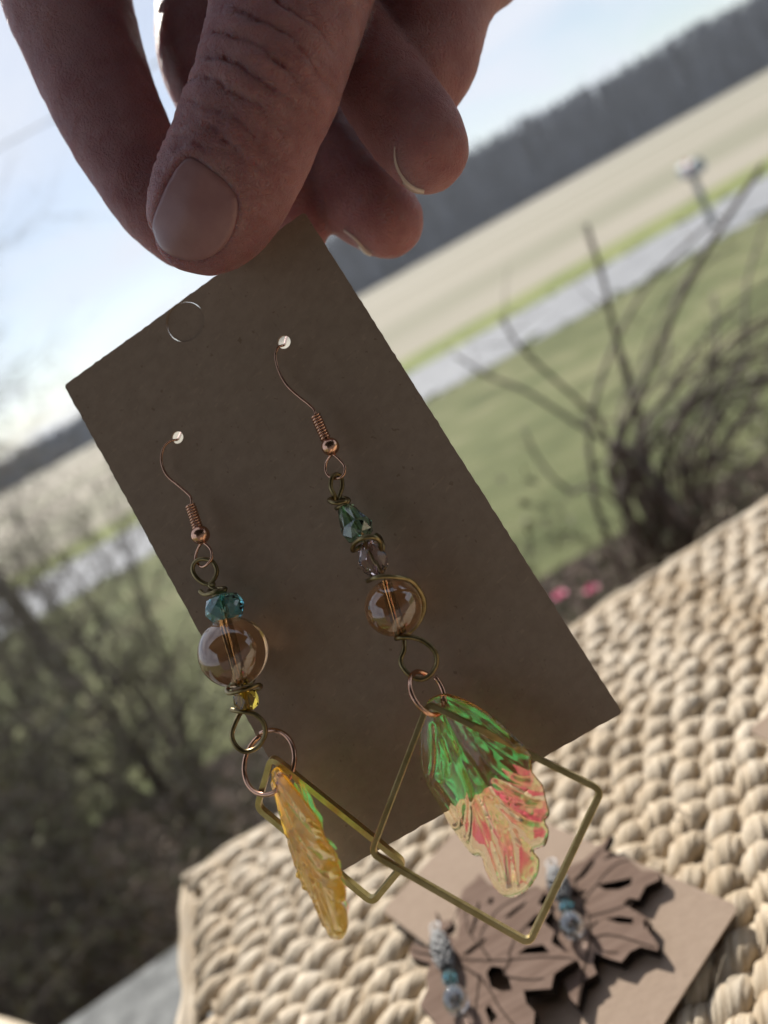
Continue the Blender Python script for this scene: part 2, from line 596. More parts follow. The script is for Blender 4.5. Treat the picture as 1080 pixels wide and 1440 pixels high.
for k in range(2100):
    x = r_.uniform(-230, 240)
    row = r_.random()
    y = 192 + row * 40
    H = wood_height(x) * r_.uniform(.82, 1.03) * (.92 + .12 * row)
    z0 = -2.21
    w = .22
    lean = r_.uniform(-.05, .05)
    b.tube([(x, y, z0), (x + lean * H, y, z0 + H * .55), (x + lean * 1.5 * H, y, z0 + H)], [w, w * .6, .05], 4, caps=False)
    for q in range(40):
        t = r_.uniform(.1, 1)
        px, pz = x + lean * H * t, z0 + H * t
        L = r_.uniform(1.0, 3.4) * (1.25 - t * .8)
        an = r_.uniform(0, 6.28)
        e = r_.uniform(.2, 1.2)
        tip = Vector((px + math.cos(an) * L * math.cos(e), y + math.sin(an) * L * math.cos(e), pz + math.sin(e) * L))
        base = Vector((px, y, pz))
        side = Vector((0, 0, 1)).cross(tip - base).normalized() * r_.uniform(.2, .55)
        b.add([base - side * .4, base + side * .4, tip + side, tip - side * .6], [(0, 1, 2, 3)])
for k in range(15000):
    x = r_.uniform(-230, 240); y = r_.uniform(189, 204)
    h = wood_height(x) * r_.uniform(.2, .93)
    w = r_.uniform(.25, .9); tx = x + r_.gauss(0, 1.1); z0 = -2.21 + h * r_.choice((0, 0, .25, .45))
    b.add([(x - w, y, z0), (x + w, y + .4, z0), (tx + w * .2, y, -2.21 + h), (tx - w * .3, y, -2.21 + h * .97)], [(0, 1, 2, 3)])
tag(b.build('woods', M['woods'], smooth=False), 'dark bare wood along the far edge of the field', 'woods', kind='stuff')

# ------------------------------------------------------------------ the hazy air over the fields
hm, hnt, hp, hout = newmat('pale air')
hnt.nodes.remove(hp)
pv = N(hnt, 'ShaderNodeVolumePrincipled', Density=HAZE, Anisotropy=.2)
pv.inputs['Color'].default_value = (.90, .94, 1.0, 1)
hnt.links.new(pv.outputs[0], hout.inputs['Volume'])
b = MB(); b.box((0, 350, 13.0), (3060, 3160, 32.6))
tag(b.build('haze', hm, smooth=False), 'pale hazy air over the field and the far wood', 'haze', kind='stuff')

# ------------------------------------------------------------------ mailbox at the roadside
mbp = plane(1003, 318, -2.19)
mb = empty('mailbox', (mbp.x, mbp.y, ground_z(mbp.x, mbp.y)), 'pale grey roadside mailbox with red flag on a leaning post', 'mailbox')
o = world_loc(mb)
b = MB(); b.tube([o + Vector((0, 0, -.1)), o + Vector((-.02, 0, 1.05))], .062, 4, square=True); b.build('post', M['post'], mb, smooth=False)
b = MB(); b.box(o + Vector((-.02, -.02, 1.03)), (.16, .5, .04)); b.build('bracket', M['post'], mb, smooth=False)
b = MB()
prof = [(-.11, 0), (.11, 0), (.11, .13)] + [(.11 * math.cos(a), .13 + .1 * math.sin(a)) for a in [math.pi * i / 8 for i in range(1, 8)]] + [(-.11, .13)]
n = len(prof)
vs = [o + Vector((-.02 + px, yy, 1.055 + pz)) for yy in (-.29, .25) for px, pz in prof]
b.add(vs, [tuple(range(n - 1, -1, -1)), tuple(range(n, 2 * n))] + [(i, (i + 1) % n, n + (i + 1) % n, n + i) for i in range(n)])
b.build('box', M['mailbox'], mb, smooth=False)
b = MB()
vs = [o + Vector((-.02 + px * 1.05, yy, 1.05 + pz * 1.04)) for yy in (-.315, -.292) for px, pz in prof]
b.add(vs, [tuple(range(n - 1, -1, -1)), tuple(range(n, 2 * n))] + [(i, (i + 1) % n, n + (i + 1) % n, n + i) for i in range(n)])
b.build('door', M['mailbox'], mb, smooth=False)
b = MB(); b.box(o + Vector((-.14, -.12, 1.2)), (.012, .03, .22)); b.box(o + Vector((-.14, -.16, 1.29)), (.012, .1, .07)); b.build('flag', M['red'], mb, smooth=False)

# ------------------------------------------------------------------ utility line on the left
ends = [at(-700, 558, 30), at(1500, -612, 7)]
up_ = empty('utility_line', (ends[0].x, ends[0].y, -2.2), 'thin dark overhead cable crossing the sky left of the fingers', 'power line')
b = MB()
b.tube([ends[0].lerp(ends[1], t) - Vector((0, 0, .25 * 4 * t * (1 - t))) for t in [i / 24 for i in range(25)]], .014, 5)
b.build('cable', M['wirem'], up_)
for e_ in ends:
    b = MB(); b.tube([(e_.x, e_.y, -2.3), (e_.x, e_.y, e_.z + .5)], [.14, .1], 8); b.tube([(e_.x - .6, e_.y, e_.z - .02), (e_.x + .6, e_.y, e_.z - .02)], .05, 4)
    b.build('pole', M['post'], up_)

# ------------------------------------------------------------------ porch: half wall with stone cap, house wall, roof
TABLE_Z = -0.172
CAPZ = -.45
sheet('mulch_bed', -6, 6, [.62, 1.2, 1.9, 2.6, 3.1], .006, M['mulch'], nx=30)
hw = empty('porch_wall', (0, .48, -1.35), 'low brick porch wall with speckled grey granite cap below the wicker table', 'wall')
capA, capB = plane(90, 1440, CAPZ), plane(262, 1320, CAPZ)
ang = math.atan2(capB.y - capA.y, capB.x - capA.x)
edge_y = capA.y - math.tan(ang) * capA.x
b = MB()
RZ = Matrix.Rotation(ang, 3, 'Z')
yc = edge_y - .15
b.box((0, yc, CAPZ - .0325), (5.0, .30, .065), RZ)
capob = b.build('stone_cap', M['stone'], hw, smooth=False)
bv = capob.modifiers.new('edge', 'BEVEL'); bv.width = .006; bv.segments = 3
b2 = MB(); b2.box((0, yc - .0, (-1.4 + CAPZ - .066) / 2), (4.9, .19, CAPZ - .066 + 1.4), RZ); b2.build('wall_body', M['brickwall'], hw, smooth=False)
# ------------------------------------------------------------------ house behind the camera
hs = empty('house_wall', (0, -1.5, -.9), 'grey clapboard house wall behind the porch', 'house')
b = MB()
for k in range(18):
    b.box((1.25, -1.5, -.84 + k * .12), (5.5, .03, .118), Matrix.Rotation(R(4), 3, 'X'))
b.build('siding', M['siding'], hs, smooth=False)
b = MB(); b.box((1.25, -.75, 1.32), (5.5, 1.59, .1)); b.build('unseen_roof', M['siding'], hs, smooth=False)  # unseen roof, its reach set to keep sky light off the card front
b = MB(); b.box((1.0, -.42, -.93), (5, 1.75, .06)); b.build('porch_floor', M['floorwood'], hs, smooth=False)

# ------------------------------------------------------------------ the woven table
TA = R(7.6)
EX = Vector((math.cos(TA), math.sin(TA), 0))
EY = Vector((-math.sin(TA), math.cos(TA), 0))
TC = plane(262, 1213, TABLE_Z)                 # far left corner of the top
TW, TD = .66, .52
ROW, BUMP = .0079, .0124
table = empty('woven_table', TC + EX * TW / 2 - EY * TD / 2 + Vector((0, 0, -.72)), 'woven natural seagrass table top in bright sun under the hand', 'table')
r_ = random.Random(21)


def ply_mesh(seed, ph):
    """one ply of a two-ply twisted row, laid along +x from the left edge; its fibres spiral round it"""
    q = random.Random(seed)
    step = .00105
    n = int(TW / step)
    S = 26
    p1, p2, p3, p4 = [q.uniform(0, 6.28) for _ in range(4)]
    j = random.Random(seed * 7 + 1 + int(ph))
    amp = [max(.55, 1 + .20 * j.gauss(0, 1)) for _ in range(300)]
    fat = [j.gauss(0, 1) for _ in range(300)]
    fib = [j.gauss(0, 1) for _ in range(S)]
    fib2 = [j.uniform(0, 6.28) for _ in range(S)]
    vs, fs, uvs, pts, rad = [], [], [], [], []
    for i in range(n + 1):
        v = i * step
        w = .9 * math.sin(v * 31 + p1) + .6 * math.sin(v * 83 + p2)
        phi = math.pi * v / BUMP + ph + w * .5
        k = int((phi + math.pi / 2) / (2 * math.pi) + 2)
        a = amp[k % 300]
        top = .5 + .5 * math.sin(phi)
        pts.append(Vector((v, -.0019 * math.cos(phi) + .0006 * math.sin(v * 57 + p3) + .0003 * fat[k % 300] * top, 0.0022 * math.sin(phi) * (.7 + .3 * a))))
        rad.append((.0025 + .0011 * top) * (.8 + .2 * a) + .0002 * math.sin(v * 140 + p4))
    t_len = 0
    prevn = Vector((0, 0, 1))
    for i in range(n + 1):
        a, c = pts[max(0, i - 1)], pts[min(n, i + 1)]
        t = (c - a).normalized()
        nr = prevn - t * prevn.dot(t); nr.normalize()
        bb = t.cross(nr)
        if i: t_len += (pts[i] - pts[i - 1]).length
        for k in range(S):
            an = 2 * math.pi * k / S - .24 * i
            rr = rad[i] * (1 + .07 * math.sin(2 * an + p1 + i * .02) + .12 * fib[k] * (.6 + .6 * math.sin(i * .11 + fib2[k])))
            vs.append(pts[i] + (nr * math.cos(an) * .84 + bb * math.sin(an) * 1.08) * rr)
            uvs.append((k / S, t_len * 60))
    for i in range(n):
        for k in range(S):
            l = (k + 1) % S
            fs.append((i * S + k, i * S + l, (i + 1) * S + l, (i + 1) * S + k))
    fs.append(tuple(range(S - 1, -1, -1)))
    fs.append(tuple(n * S + k for k in range(S)))
    me = bpy.data.meshes.new('strand')
    me.from_pydata([tuple(v) for v in vs], [], fs)
    uvl = me.uv_layers.new(name='UVMap')
    co = np.empty(len(me.loops), np.int32); me.loops.foreach_get('vertex_index', co)
    arr = np.array(uvs, np.float32)[co]
    quads = arr[:n * S * 4].reshape(n * S, 4, 2)
    wrap = (quads[:, :, 0].max(1) - quads[:, :, 0].min(1)) > .5
    q0 = quads[wrap]; q0[..., 0] = np.where(q0[..., 0] < .5, q0[..., 0] + 1, q0[..., 0]); quads[wrap] = q0
    uvl.data.foreach_set('uv', arr.ravel())
    me.polygons.foreach_set('use_smooth', [True] * len(me.polygons))
    me.materials.append(M['straw'])
    return me


PLY = [(ply_mesh(s * 2 + 1, 0), ply_mesh(s * 2 + 1, math.pi)) for s in range(6)]
TOPZ = TABLE_Z - .0053
for i in range(int(TD / ROW)):
    var = PLY[r_.randrange(6)]
    off = r_.uniform(0, .0015) + (.0053 if i % 2 else 0)
    for q in (0, 1):
        ob = bpy.data.objects.new('strand', var[q])
        COL.objects.link(ob)
        ob.parent = table
        p = TC + EX * (.001 + off) - EY * (.0085 + ROW * (i + .5))
        ob.location = Vector((p.x, p.y, TOPZ + r_.gauss(0, .0003))) - world_loc(table)
        ob.rotation_euler = (0, 0, TA + r_.gauss(0, .0008))
# rim: two thinner strands along the far edge, one down the left side
for (p0, d, L, zz, rr) in ((TC - EX * .004 - EY * .0015, EX, TW + .004, -.002, .0034), (TC - EX * .003 - EY * .0062, EX, TW, .0002, .0031), (TC - EX * .0035 - EY * .004, -EY, TD, -.003, .0038), (TC - EX * .004 + EY * .0005, EX, TW, -.0085, .0036), (TC - EX * .0045 - EY * .001, -EY, TD, -.0095, .0036)):
    b = MB()
    n = int(L / .003)
    pts, rad = [], []
    ph = r_.uniform(0, 6)
    for i in range(n + 1):
        s = i * .003
        sd = Vector((0, 0, 1)).cross(d)
        pts.append(p0 + d * s + sd * .0005 * math.sin(s * 160 + ph) + Vector((0, 0, TOPZ - p0.z + zz + .0006 * math.sin(s * 130 + ph))))
        rad.append(rr * (1 + .12 * math.sin(s * 210 + ph) + .08 * math.sin(s * 93)))
    b.tube(pts, rad, 12)
    ob = b.build('rim_strand', M['straw'], table)
    uvl = ob.data.uv_layers.new(name='UVMap')
    co = np.empty(len(ob.data.loops), np.int32); ob.data.loops.foreach_get('vertex_index', co)
    U = np.stack([(co % 12) / 12.0, (co // 12) * .003 * 60], 1).astype(np.float32)
    uvl.data.foreach_set('uv', U.ravel())
b = MB()
for k in range(520):
    p = TC + EX * r_.uniform(.0, .42) - EY * r_.uniform(.0, .26)
    p.z = TOPZ + .0042
    a = r_.gauss(.5, .8); L = r_.uniform(.006, .022)
    d = EX * math.cos(a) + EY * math.sin(a); s_ = Vector((-d.y, d.x, 0))
    c = r_.uniform(-.3, .3)
    b.tube([p + d * L * t + s_ * c * L * t * t + Vector((0, 0, .0022 * math.sin(math.pi * t) * r_.uniform(.6, 1.3))) for t in (0, .25, .5, .75, 1)], r_.uniform(.0001, .00028), 4, caps=False)
fr = b.build('frayed_fibres', M['straw'], table); fr['kind'] = 'stuff'
fr.data.uv_layers.new(name='UVMap')
b = MB()
cc = TC + EX * TW / 2 - EY * TD / 2
b.box((cc.x, cc.y, TOPZ - .022), (TW - .02, TD - .02, .02), Matrix.Rotation(TA, 3, 'Z'))
b.build('top_board', M['floorwood'], table, smooth=False)
for sx in (.03, TW - .03):
    for sy in (.03, TD - .03):
        p = TC + EX * sx - EY * sy
        b = MB(); b.tube([(p.x, p.y, -.9), (p.x, p.y, TOPZ - .031)], .017, 10); b.build('leg', M['floorwood'], table)

# ------------------------------------------------------------------ kraft cards
def loop_area(l):
    return sum(a[0] * b[1] - b[0] * a[1] for a, b in zip(l, l[1:] + l[:1])) / 2


def plate(loops, th, z0=0.0):
    """a flat plate from an outline and its holes (2D), thickness th; returns verts and faces"""
    L = []
    for i, l in enumerate(loops):
        ar = loop_area(l)
        L.append(l if (ar > 0) == (i == 0) else l[::-1])
    tris = tessellate_polygon([[Vector((p[0], p[1], 0)) for p in l] for l in L])
    flat = [p for l in L for p in l]
    n = len(flat)
    vs = [Vector((x, y, z0)) for x, y in flat] + [Vector((x, y, z0 + th)) for x, y in flat]
    fs = []
    for t in tris:
        a, b_, c = [flat[k] for k in t]
        ccw = (b_[0] - a[0]) * (c[1] - a[1]) - (b_[1] - a[1]) * (c[0] - a[0]) > 0
        t = t if ccw else t[::-1]
        fs.append(tuple(k + n for k in t)); fs.append(tuple(t[::-1]))
    base = 0
    for l in L:
        m = len(l)
        for i in range(m):
            j = (i + 1) % m
            fs.append((base + i, base + j, n + base + j, n + base + i))
        base += m
    return vs, fs, n


def circle(c, r, n=28):
    return [(c[0] + r * math.cos(2 * math.pi * i / n), c[1] + r * math.sin(2 * math.pi * i / n)) for i in range(n)]


def rounded(w, h, r, n=5):
    out = []
    for cx, cy, a0 in ((w - r, h - r, 0), (r, h - r, 90), (r, r, 180), (w - r, r, 270)):
        for i in range(n + 1):
            a = R(a0 + 90 * i / n)
            out.append((cx + r * math.cos(a), cy + r * math.sin(a)))
    return out


# the held card: corners found from the photograph's perspective, 5.08 x 9.25 cm
K0, K1, K3 = Vector((-.03777748, .14020196, .00923011)), Vector((.01237656, .13388418, .01425978)), Vector((-.03258367, .10220177, -.07489731))
CW, CH = (K1 - K0).length, (K3 - K0).length
CU = (K1 - K0).normalized()
CV = (K3 - K0); CV = (CV - CU * CV.dot(CU)).normalized()
CN = CU.cross(CV)                    # turned to the camera below
if CN.dot(Vector(FW)) > 0:
    CN = -CN


def card_uv(x, y):
    d = Vector(ray(x, y))
    t = K0.dot(CN) / d.dot(CN)
    p = d * t - K0
    return (p.dot(CU), p.dot(CV))


def on_card(x, y, off=0.0):
    """the point at pixel x, y lying off metres in front of the held card's plane"""
    d = Vector(ray(x, y))
    t = (K0.dot(CN) + off) / d.dot(CN)
    return d * t


held = empty('earring_card', K0 + CU * CW / 2 + CV * CH, 'brown kraft earring card held upright between thumb and index finger, hung with two dangle earrings', 'card')
hole_c = card_uv(260, 452)
holes = [circle(card_uv(249.5, 615), .00105, 18), circle(card_uv(399.5, 481), .0011, 18)]
hole_r = .00345


def card_obj(loops, name, parent, th=.00042, z=0):
    vs, fs, n = plate(loops, th)
    b = MB()
    up = CN if CU.cross(CV).dot(CN) > 0 else CN
    flip = CU.cross(CV).dot(CN) < 0
    b.add([K0 + CU * v.x + CV * v.y + CN * (v.z - th + z) for v in vs], [f[::-1] if flip else f for f in fs])
    return b.build(name, M['kraft'], parent, smooth=False)


ol = rounded(CW, CH, .0006, 4)
sub = []
for (x0, y0), (x1, y1) in zip(ol, ol[1:] + ol[:1]):
    L_ = math.hypot(x1 - x0, y1 - y0)
    k = max(1, int(L_ / .0008))
    for i in range(k):
        t = i / k
        w = .00004 if L_ > .01 else 0
        sub.append((x0 + (x1 - x0) * t + rng.gauss(0, w), y0 + (y1 - y0) * t + rng.gauss(0, w)))
card_obj([sub] + holes + [circle(hole_c, hole_r, 48)], 'card_body', held)
disc = card_obj([circle(hole_c, hole_r - .00011, 48)], 'hanger_disc', held, z=-.0002)

# cards lying on the table
tex = Vector((.193, -.347, 0)).normalized()
tey = Vector((-.879, -.476, 0)).normalized()
LC = plane(1041, 1277, TABLE_Z + .0012)


def flat_card(corner, ex, ey, w, h, label, z):
    ob = empty('earring_card', (corner.x, corner.y, z), label, 'card', None)
    vs, fs, n = plate([rounded(w, h, .0022, 5)], .0005)
    flip = ex.cross(ey).z < 0
    b = MB()
    b.add([Vector((corner.x, corner.y, z)) + ex * v.x + ey * v.y + Vector((0, 0, v.z)) for v in vs], [f[::-1] if flip else f for f in fs])
    b.build('card_body', M['kraft'], ob, smooth=False)
    return ob


CZ = TABLE_Z + .0014
flat_card(Vector((LC.x, LC.y, 0)), -tex, tey, .0945, .0508, 'kraft card lying on the woven table under two wooden maple leaf earrings', CZ)
P4 = plane(1052, 1030, CZ)
flat_card(Vector((P4.x, P4.y, 0)), Vector((.97, .24, 0)).normalized(), Vector((.24, -.97, 0)).normalized(), .0925, .0508, 'plain kraft card cut off by the right edge of the picture on the weave', CZ)

# ------------------------------------------------------------------ wooden maple leaf earrings on the table card
def leaf_pts(pts, z, ox=540, oy=1120, s=2.0):
    return [plane(ox + x / s, oy + y / s, z) for x, y in pts]


LEAF_R = [(640, 104), (617, 152), (640, 158), (612, 182), (650, 168), (690, 176), (722, 206), (776, 213), (774, 234), (735, 252), (716, 290), (690, 285), (672, 300), (700, 318), (745, 345), (742, 374), (772, 418), (770, 434), (722, 422), (692, 436), (668, 466), (630, 455), (592, 440), (588, 470), (598, 498), (562, 520), (546, 592), (524, 568), (500, 505), (470, 470), (430, 460), (400, 420), (395, 370), (425, 320), (400, 290), (440, 262), (470, 250), (500, 200), (560, 180), (595, 150)]
HOLES_R = [[(597, 248), (640, 240), (698, 228), (694, 248), (660, 262), (620, 262)], [(530, 238), (560, 205), (590, 172), (592, 186), (566, 222), (540, 242)], [(622, 344), (660, 337), (700, 342), (700, 358), (660, 356)], [(728, 352), (738, 342), (742, 362), (734, 374)], [(520, 275), (545, 262), (572, 266), (550, 284)]]
LEAF_L = [(146, 322), (152, 352), (190, 346), (188, 362), (165, 380), (205, 402), (212, 360), (204, 318), (222, 262), (252, 238), (268, 214), (300, 250), (340, 238), (392, 262), (430, 250), (452, 268), (432, 300), (470, 318), (448, 352), (480, 380), (470, 410), (542, 458), (505, 480), (478, 500), (470, 540), (392, 545), (400, 580), (424, 606), (420, 650), (380, 700), (300, 760), (220, 740), (150, 690), (140, 630), (100, 588), (122, 540), (118, 500), (132, 470), (76, 452), (72, 430), (84, 410), (108, 424), (140, 430), (172, 420), (150, 396)]
HOLES_L = [[(374, 444), (400, 424), (448, 416), (466, 440), (420, 443)], [(288, 494), (302, 476), (330, 480), (350, 506), (360, 545), (330, 548), (300, 535)], [(400, 366), (416, 342), (442, 328), (438, 352), (420, 370)], [(220, 446), (250, 420), (292, 394), (280, 412), (240, 444)], [(336, 342), (366, 316), (402, 292), (394, 308), (354, 340)], [(240, 392), (252, 350), (264, 296), (270, 300), (262, 350), (246, 392)], [(284, 600), (294, 584), (320, 620), (300, 640)], [(290, 300), (300, 282), (310, 290), (302, 304)]]
VEINS_R = [[(545, 590), (560, 500), (580, 400), (575, 330), (560, 300), (640, 200), (690, 178)], [(575, 340), (640, 320), (700, 300)], [(570, 300), (540, 240), (610, 150)], [(600, 350), (580, 380), (610, 430), (660, 440)], [(565, 330), (480, 290), (440, 275)], [(580, 400), (640, 390), (765, 425)]]
VEINS_L = [[(80, 435), (170, 452), (300, 462), (440, 452), (535, 456)], [(210, 470), (280, 520), (330, 600), (380, 660)], [(300, 462), (270, 400), (320, 320), (400, 270)], [(360, 452), (340, 500), (400, 515), (450, 512)], [(350, 450), (370, 400), (430, 330)], [(210, 450), (180, 400), (215, 300)], [(270, 500), (260, 580), (250, 680)], [(230, 300), (235, 370), (260, 410)]]


def smooth_loop(pts, n=2, keep=True):
    return pts


def maple(name_group, outline, hls, veins, z, label):
    c = leaf_pts([(sum(p[0] for p in outline) / len(outline), sum(p[1] for p in outline) / len(outline))], z)[0]
    ob = empty('leaf_earring', (c.x, c.y, z), label, 'earring', 'pair of wooden maple leaf earrings')
    th = .0026
    P = lambda L: [(p.x, p.y) for p in leaf_pts(L, z + th)]
    grow_ = lambda h: [(cx_ + (x - cx_) * 1.0, cy_ + (y - cy_) * 1.0) for cx_, cy_ in [(sum(p[0] for p in h) / len(h), sum(p[1] for p in h) / len(h))] for x, y in h]
    loops = [P(outline)] + [P(grow_(h)) for h in hls]
    vs, fs, n = plate(loops, th)
    b = MB(); b.add([Vector((v.x, v.y, z + v.z)) for v in vs], fs)
    lf = b.build('wood_leaf', M['wood'], ob, smooth=False)
    lf.data.materials.append(M['char'])
    for p in lf.data.polygons:
        if abs(p.normal.z) < .5:
            p.material_index = 1
    for vn in veins:
        pts = crom([Vector((p.x, p.y, z + th + .00012)) for p in leaf_pts(vn, z + th)], 7)
        b = MB()
        w = .00032
        vv = []
        for i, p in enumerate(pts):
            t = (pts[min(i + 1, len(pts) - 1)] - pts[max(i - 1, 0)]).normalized()
            s = Vector((-t.y, t.x, 0)) * w * (1 - .55 * i / len(pts))
            vv += [p - s, p + s]
        b.add(vv, [(2 * i, 2 * i + 2, 2 * i + 3, 2 * i + 1) for i in range(len(pts) - 1)])
        b.build('vein', M['engrave'], ob, smooth=False)
    return ob, c


leafR, cR = maple('r', LEAF_R, HOLES_R, VEINS_R, CZ + .0012, 'wooden maple leaf earring nearer the bare end of its card, lower of the overlapping pair')
leafL, cL = maple('l', LEAF_L, HOLES_L, VEINS_L, CZ + .0042, 'wooden maple leaf earring laid over the other one, cut off by the bottom edge')


def bead_stack(ob, top, bottom, zs):
    """silver mesh bead, small teal bead and clear drop threaded on one pin"""
    T = at(*top, 1); Bm = at(*bottom, 1)
    T = plane(*top, zs); Bm = plane(*bottom, zs)
    ax = (Bm - T)
    L = ax.length; ax.normalize()
    up = Vector((0, 0, 1))
    b = MB(); b.tube([T - ax * .002, Bm], .0003, 8); b.build('pin', M['silver'], ob)
    q = random.Random(int(top[0]))
    x = up.cross(ax).normalized(); y = ax.cross(x)
    b = MB(); b.lathe(T, ax, [(0, L * .02), (.0021, L * .08), (.0026, L * .22), (.0021, L * .38), (0, L * .44)], 16); b.build('dark_core', M['char'], ob)  # dark core added inside so the gaps of the mesh look dark
    b = MB()
    for k in range(18):
        pts = []
        for i in range(27):
            t = i / 26
            a = 2 * math.pi * (k / 18) + (1 if k % 2 else -1) * t * 3.0 + q.uniform(-.14, .14)
            rr = .00275 * (math.sin(math.pi * (.06 + .88 * t)) ** .5) * q.uniform(.92, 1.10)
            pts.append(T + ax * (L * .46 * t) + (x * math.cos(a) + y * math.sin(a)) * rr)
        b.tube(pts, .00023, 5)
    b.build('mesh_bead', M['silver'], ob)
    b = MB(); b.lathe(T + ax * (L * .56), ax, [(.0007, -.0013), (.0017, -.0011), (.0021, 0), (.0017, .0011), (.0007, .0013)], 8)
    b.build('teal_bead', M['blueglass'], ob, smooth=False)
    b = MB(); b.lathe(T + ax * (L * .80), ax, [(0, -.0034), (.0016, -.0031), (.0028, -.0018), (.0034, 0), (.0031, .0018), (.0018, .0034), (0, .0039)], 14)
    b.build('clear_drop', M['clearglass'], ob, smooth=True)
    b = MB(); b.tube([T - ax * .0022 + (x * math.cos(a) + ax * math.sin(a)) * .0014 for a in [2 * math.pi * i / 16 for i in range(16)]], .0003, 8, closed=True)
    b.build('jump_ring', M['silver'], ob)


bead_stack(leafR, (778, 1222), (812, 1322), CZ + .0072)
bead_stack(leafL, (614, 1312), (648, 1432), CZ + .0102)
# ------------------------------------------------------------------ the dangle earrings on the held card
def px(pts, off):
    """pixel polyline -> points off metres in front of the card; a third value overrides off"""
    return [on_card(p[0], p[1], p[2] if len(p) > 2 else off) for p in pts]


def wire(parent, name, pts, r, m, closed=False, n=8, sides=10):
    b = MB(); b.tube(crom(pts, n, closed), r, sides, closed=closed)
    return b.build(name, m, parent)


def coil(parent, name, p0, p1, R0, r, turns, m):
    ax = (p1 - p0); L = ax.length; ax.normalize()
    x = CN.cross(ax).normalized(); y = ax.cross(x)
    n = int(turns * 18)
    pts = [p0 + ax * L * i / n + (x * math.cos(2 * math.pi * turns * i / n) + y * math.sin(2 * math.pi * turns * i / n)) * R0 for i in range(n + 1)]
    b = MB(); b.tube(pts, r, 8)
    return b.build(name, m, parent)


def bored(prof, bore, seg, m, name, parent, c, ax, smooth=True, twist=0.0, nb=1):
    """a bead turned about its axis with a drilled hole"""
    p = [(bore, prof[0][1])] + prof + [(bore, prof[-1][1])]
    b = MB(); b.lathe(c, ax, p, seg, closed=True, twist=twist)
    return b.build(name, m, parent, smooth=smooth, recalc=True)


def round_bead(parent, name, c, ax, r, bore, m):
    a0 = math.asin(bore / r)
    prof = [(r * math.sin(a), -r * math.cos(a)) for a in [a0 + (math.pi - 2 * a0) * i / 26 for i in range(27)]]
    ob = bored(prof, bore, 48, m, name, parent, c, ax)
    me = ob.data
    return ob


def ear_top(root, hook, coilp, ballp, loop, rball, rc):
    wire(root, 'ear_hook', hook, .00021, M['copper'], n=8)
    coil(root, 'spring_coil', coilp[0], coilp[1], rc, .0002, 8.5, M['copper'])
    b = MB(); b.ball(ballp, rball, 28, 18); b.build('ball', M['copper'], root)
    wire(root, 'hook_loop', loop, .00021, M['copper'], closed=True, n=7)


WR = .00036
PAIR = 'pair of dangle earrings on the held card'
# ---- the left one (teal over amber glass)
e1 = empty('dangle_earring', on_card(249, 616, .0), 'dangle earring with teal bead above round amber glass and its yellow leaf seen edge on', 'earring', PAIR)
hook = [on_card(256, 606, -.006), on_card(253, 612, -.003)] + px([(249.5, 618, .0004), (240, 620, .0014), (231, 628, .0018), (227, 643, .0019), (229, 657, .002), (236, 670, .0022), (250, 682, .0024), (265, 695, .0027), (269, 702, .003), (270, 711, .0032), (274, 728, .0034), (281, 750, .0036)], 0)
ear_top(e1, hook, (on_card(268, 711, .0031), on_card(278, 742, .0035)), on_card(281.8, 752, .0037), px([(284, 763, .0035), (277, 775, .0031), (275.5, 788, .0031), (283, 797, .0038), (291, 794, .0043), (298, 784, .0043), (296, 772, .0041), (288, 764, .0039)], 0), .00152, .0007)
wire(e1, 'top_loop', px([(302, 822), (289, 821), (277, 813), (271, 801), (275, 790), (286, 786), (299, 790), (305, 802), (302, 813), (295, 823), (304, 830), (311, 842)], .0038), WR, M['bronze'])
wire(e1, 'wire_wrap', px([(281, 831, .0041), (288, 836, .0046), (300, 834, .0052), (315, 830, .0047), (316, 827, .0034), (304, 828, .0024), (294, 831, .0028), (296, 834, .0048), (306, 831, .0052), (316, 832, .0036), (300, 838, .0022)], .004), WR * .95, M['bronze'])
ax1 = (on_card(346, 985, .0062) - on_card(308, 838, .0052)).normalized()
cb_ = on_card(315.8, 854.5, .0055)
bored([(.0014, -.0021), (.0024, -.0017), (.0031, -.0004), (.0031, .0005), (.0024, .0018), (.0014, .0022)], .00055, 9, M['blueglass'], 'teal_bead', e1, cb_, ax1, smooth=False, twist=.5)
round_bead(e1, 'amber_bead', on_card(328, 916.5, .0062), ax1, .00535, .0007, M['amberglass'])
wire(e1, 'core_wire', [on_card(308, 838, .0052), on_card(315.8, 854.5, .0055), on_card(328, 916.5, .0062), on_card(340, 962, .0062), on_card(347, 998, .0062)], .0003, M['bronze'], n=3)
wire(e1, 'spiral_wrap', px([(357, 953, .0045), (353, 960, .0030), (330, 963, .0036), (319, 970, .0058), (324, 975, .0078), (345, 969, .0085), (364, 963, .0070), (365, 968, .0045), (346, 974, .004), (336, 972, .006), (350, 968, .008)], .006), WR * .95, M['bronze'])
bored([(.0009, -.0016), (.00175, -.0011), (.00195, 0), (.00175, .0011), (.0009, .0016)], .0004, 7, M['yellowglass'], 'golden_bead', e1, on_card(346, 985, .0062), ax1, smooth=False, twist=.5)
wire(e1, 'bottom_loop', px([(326, 998, .0064), (332, 999.5, .0072), (344, 1001, .0074), (359, 1005, .007), (371, 1017, .0066), (372.5, 1034, .0064), (362, 1051, .0064), (345, 1057, .0066), (332, 1049, .0068), (326, 1034, .0068), (331, 1017, .0064), (338, 1003, .0056), (346, 994, .005)], .0066), WR * 1.05, M['bronze'])
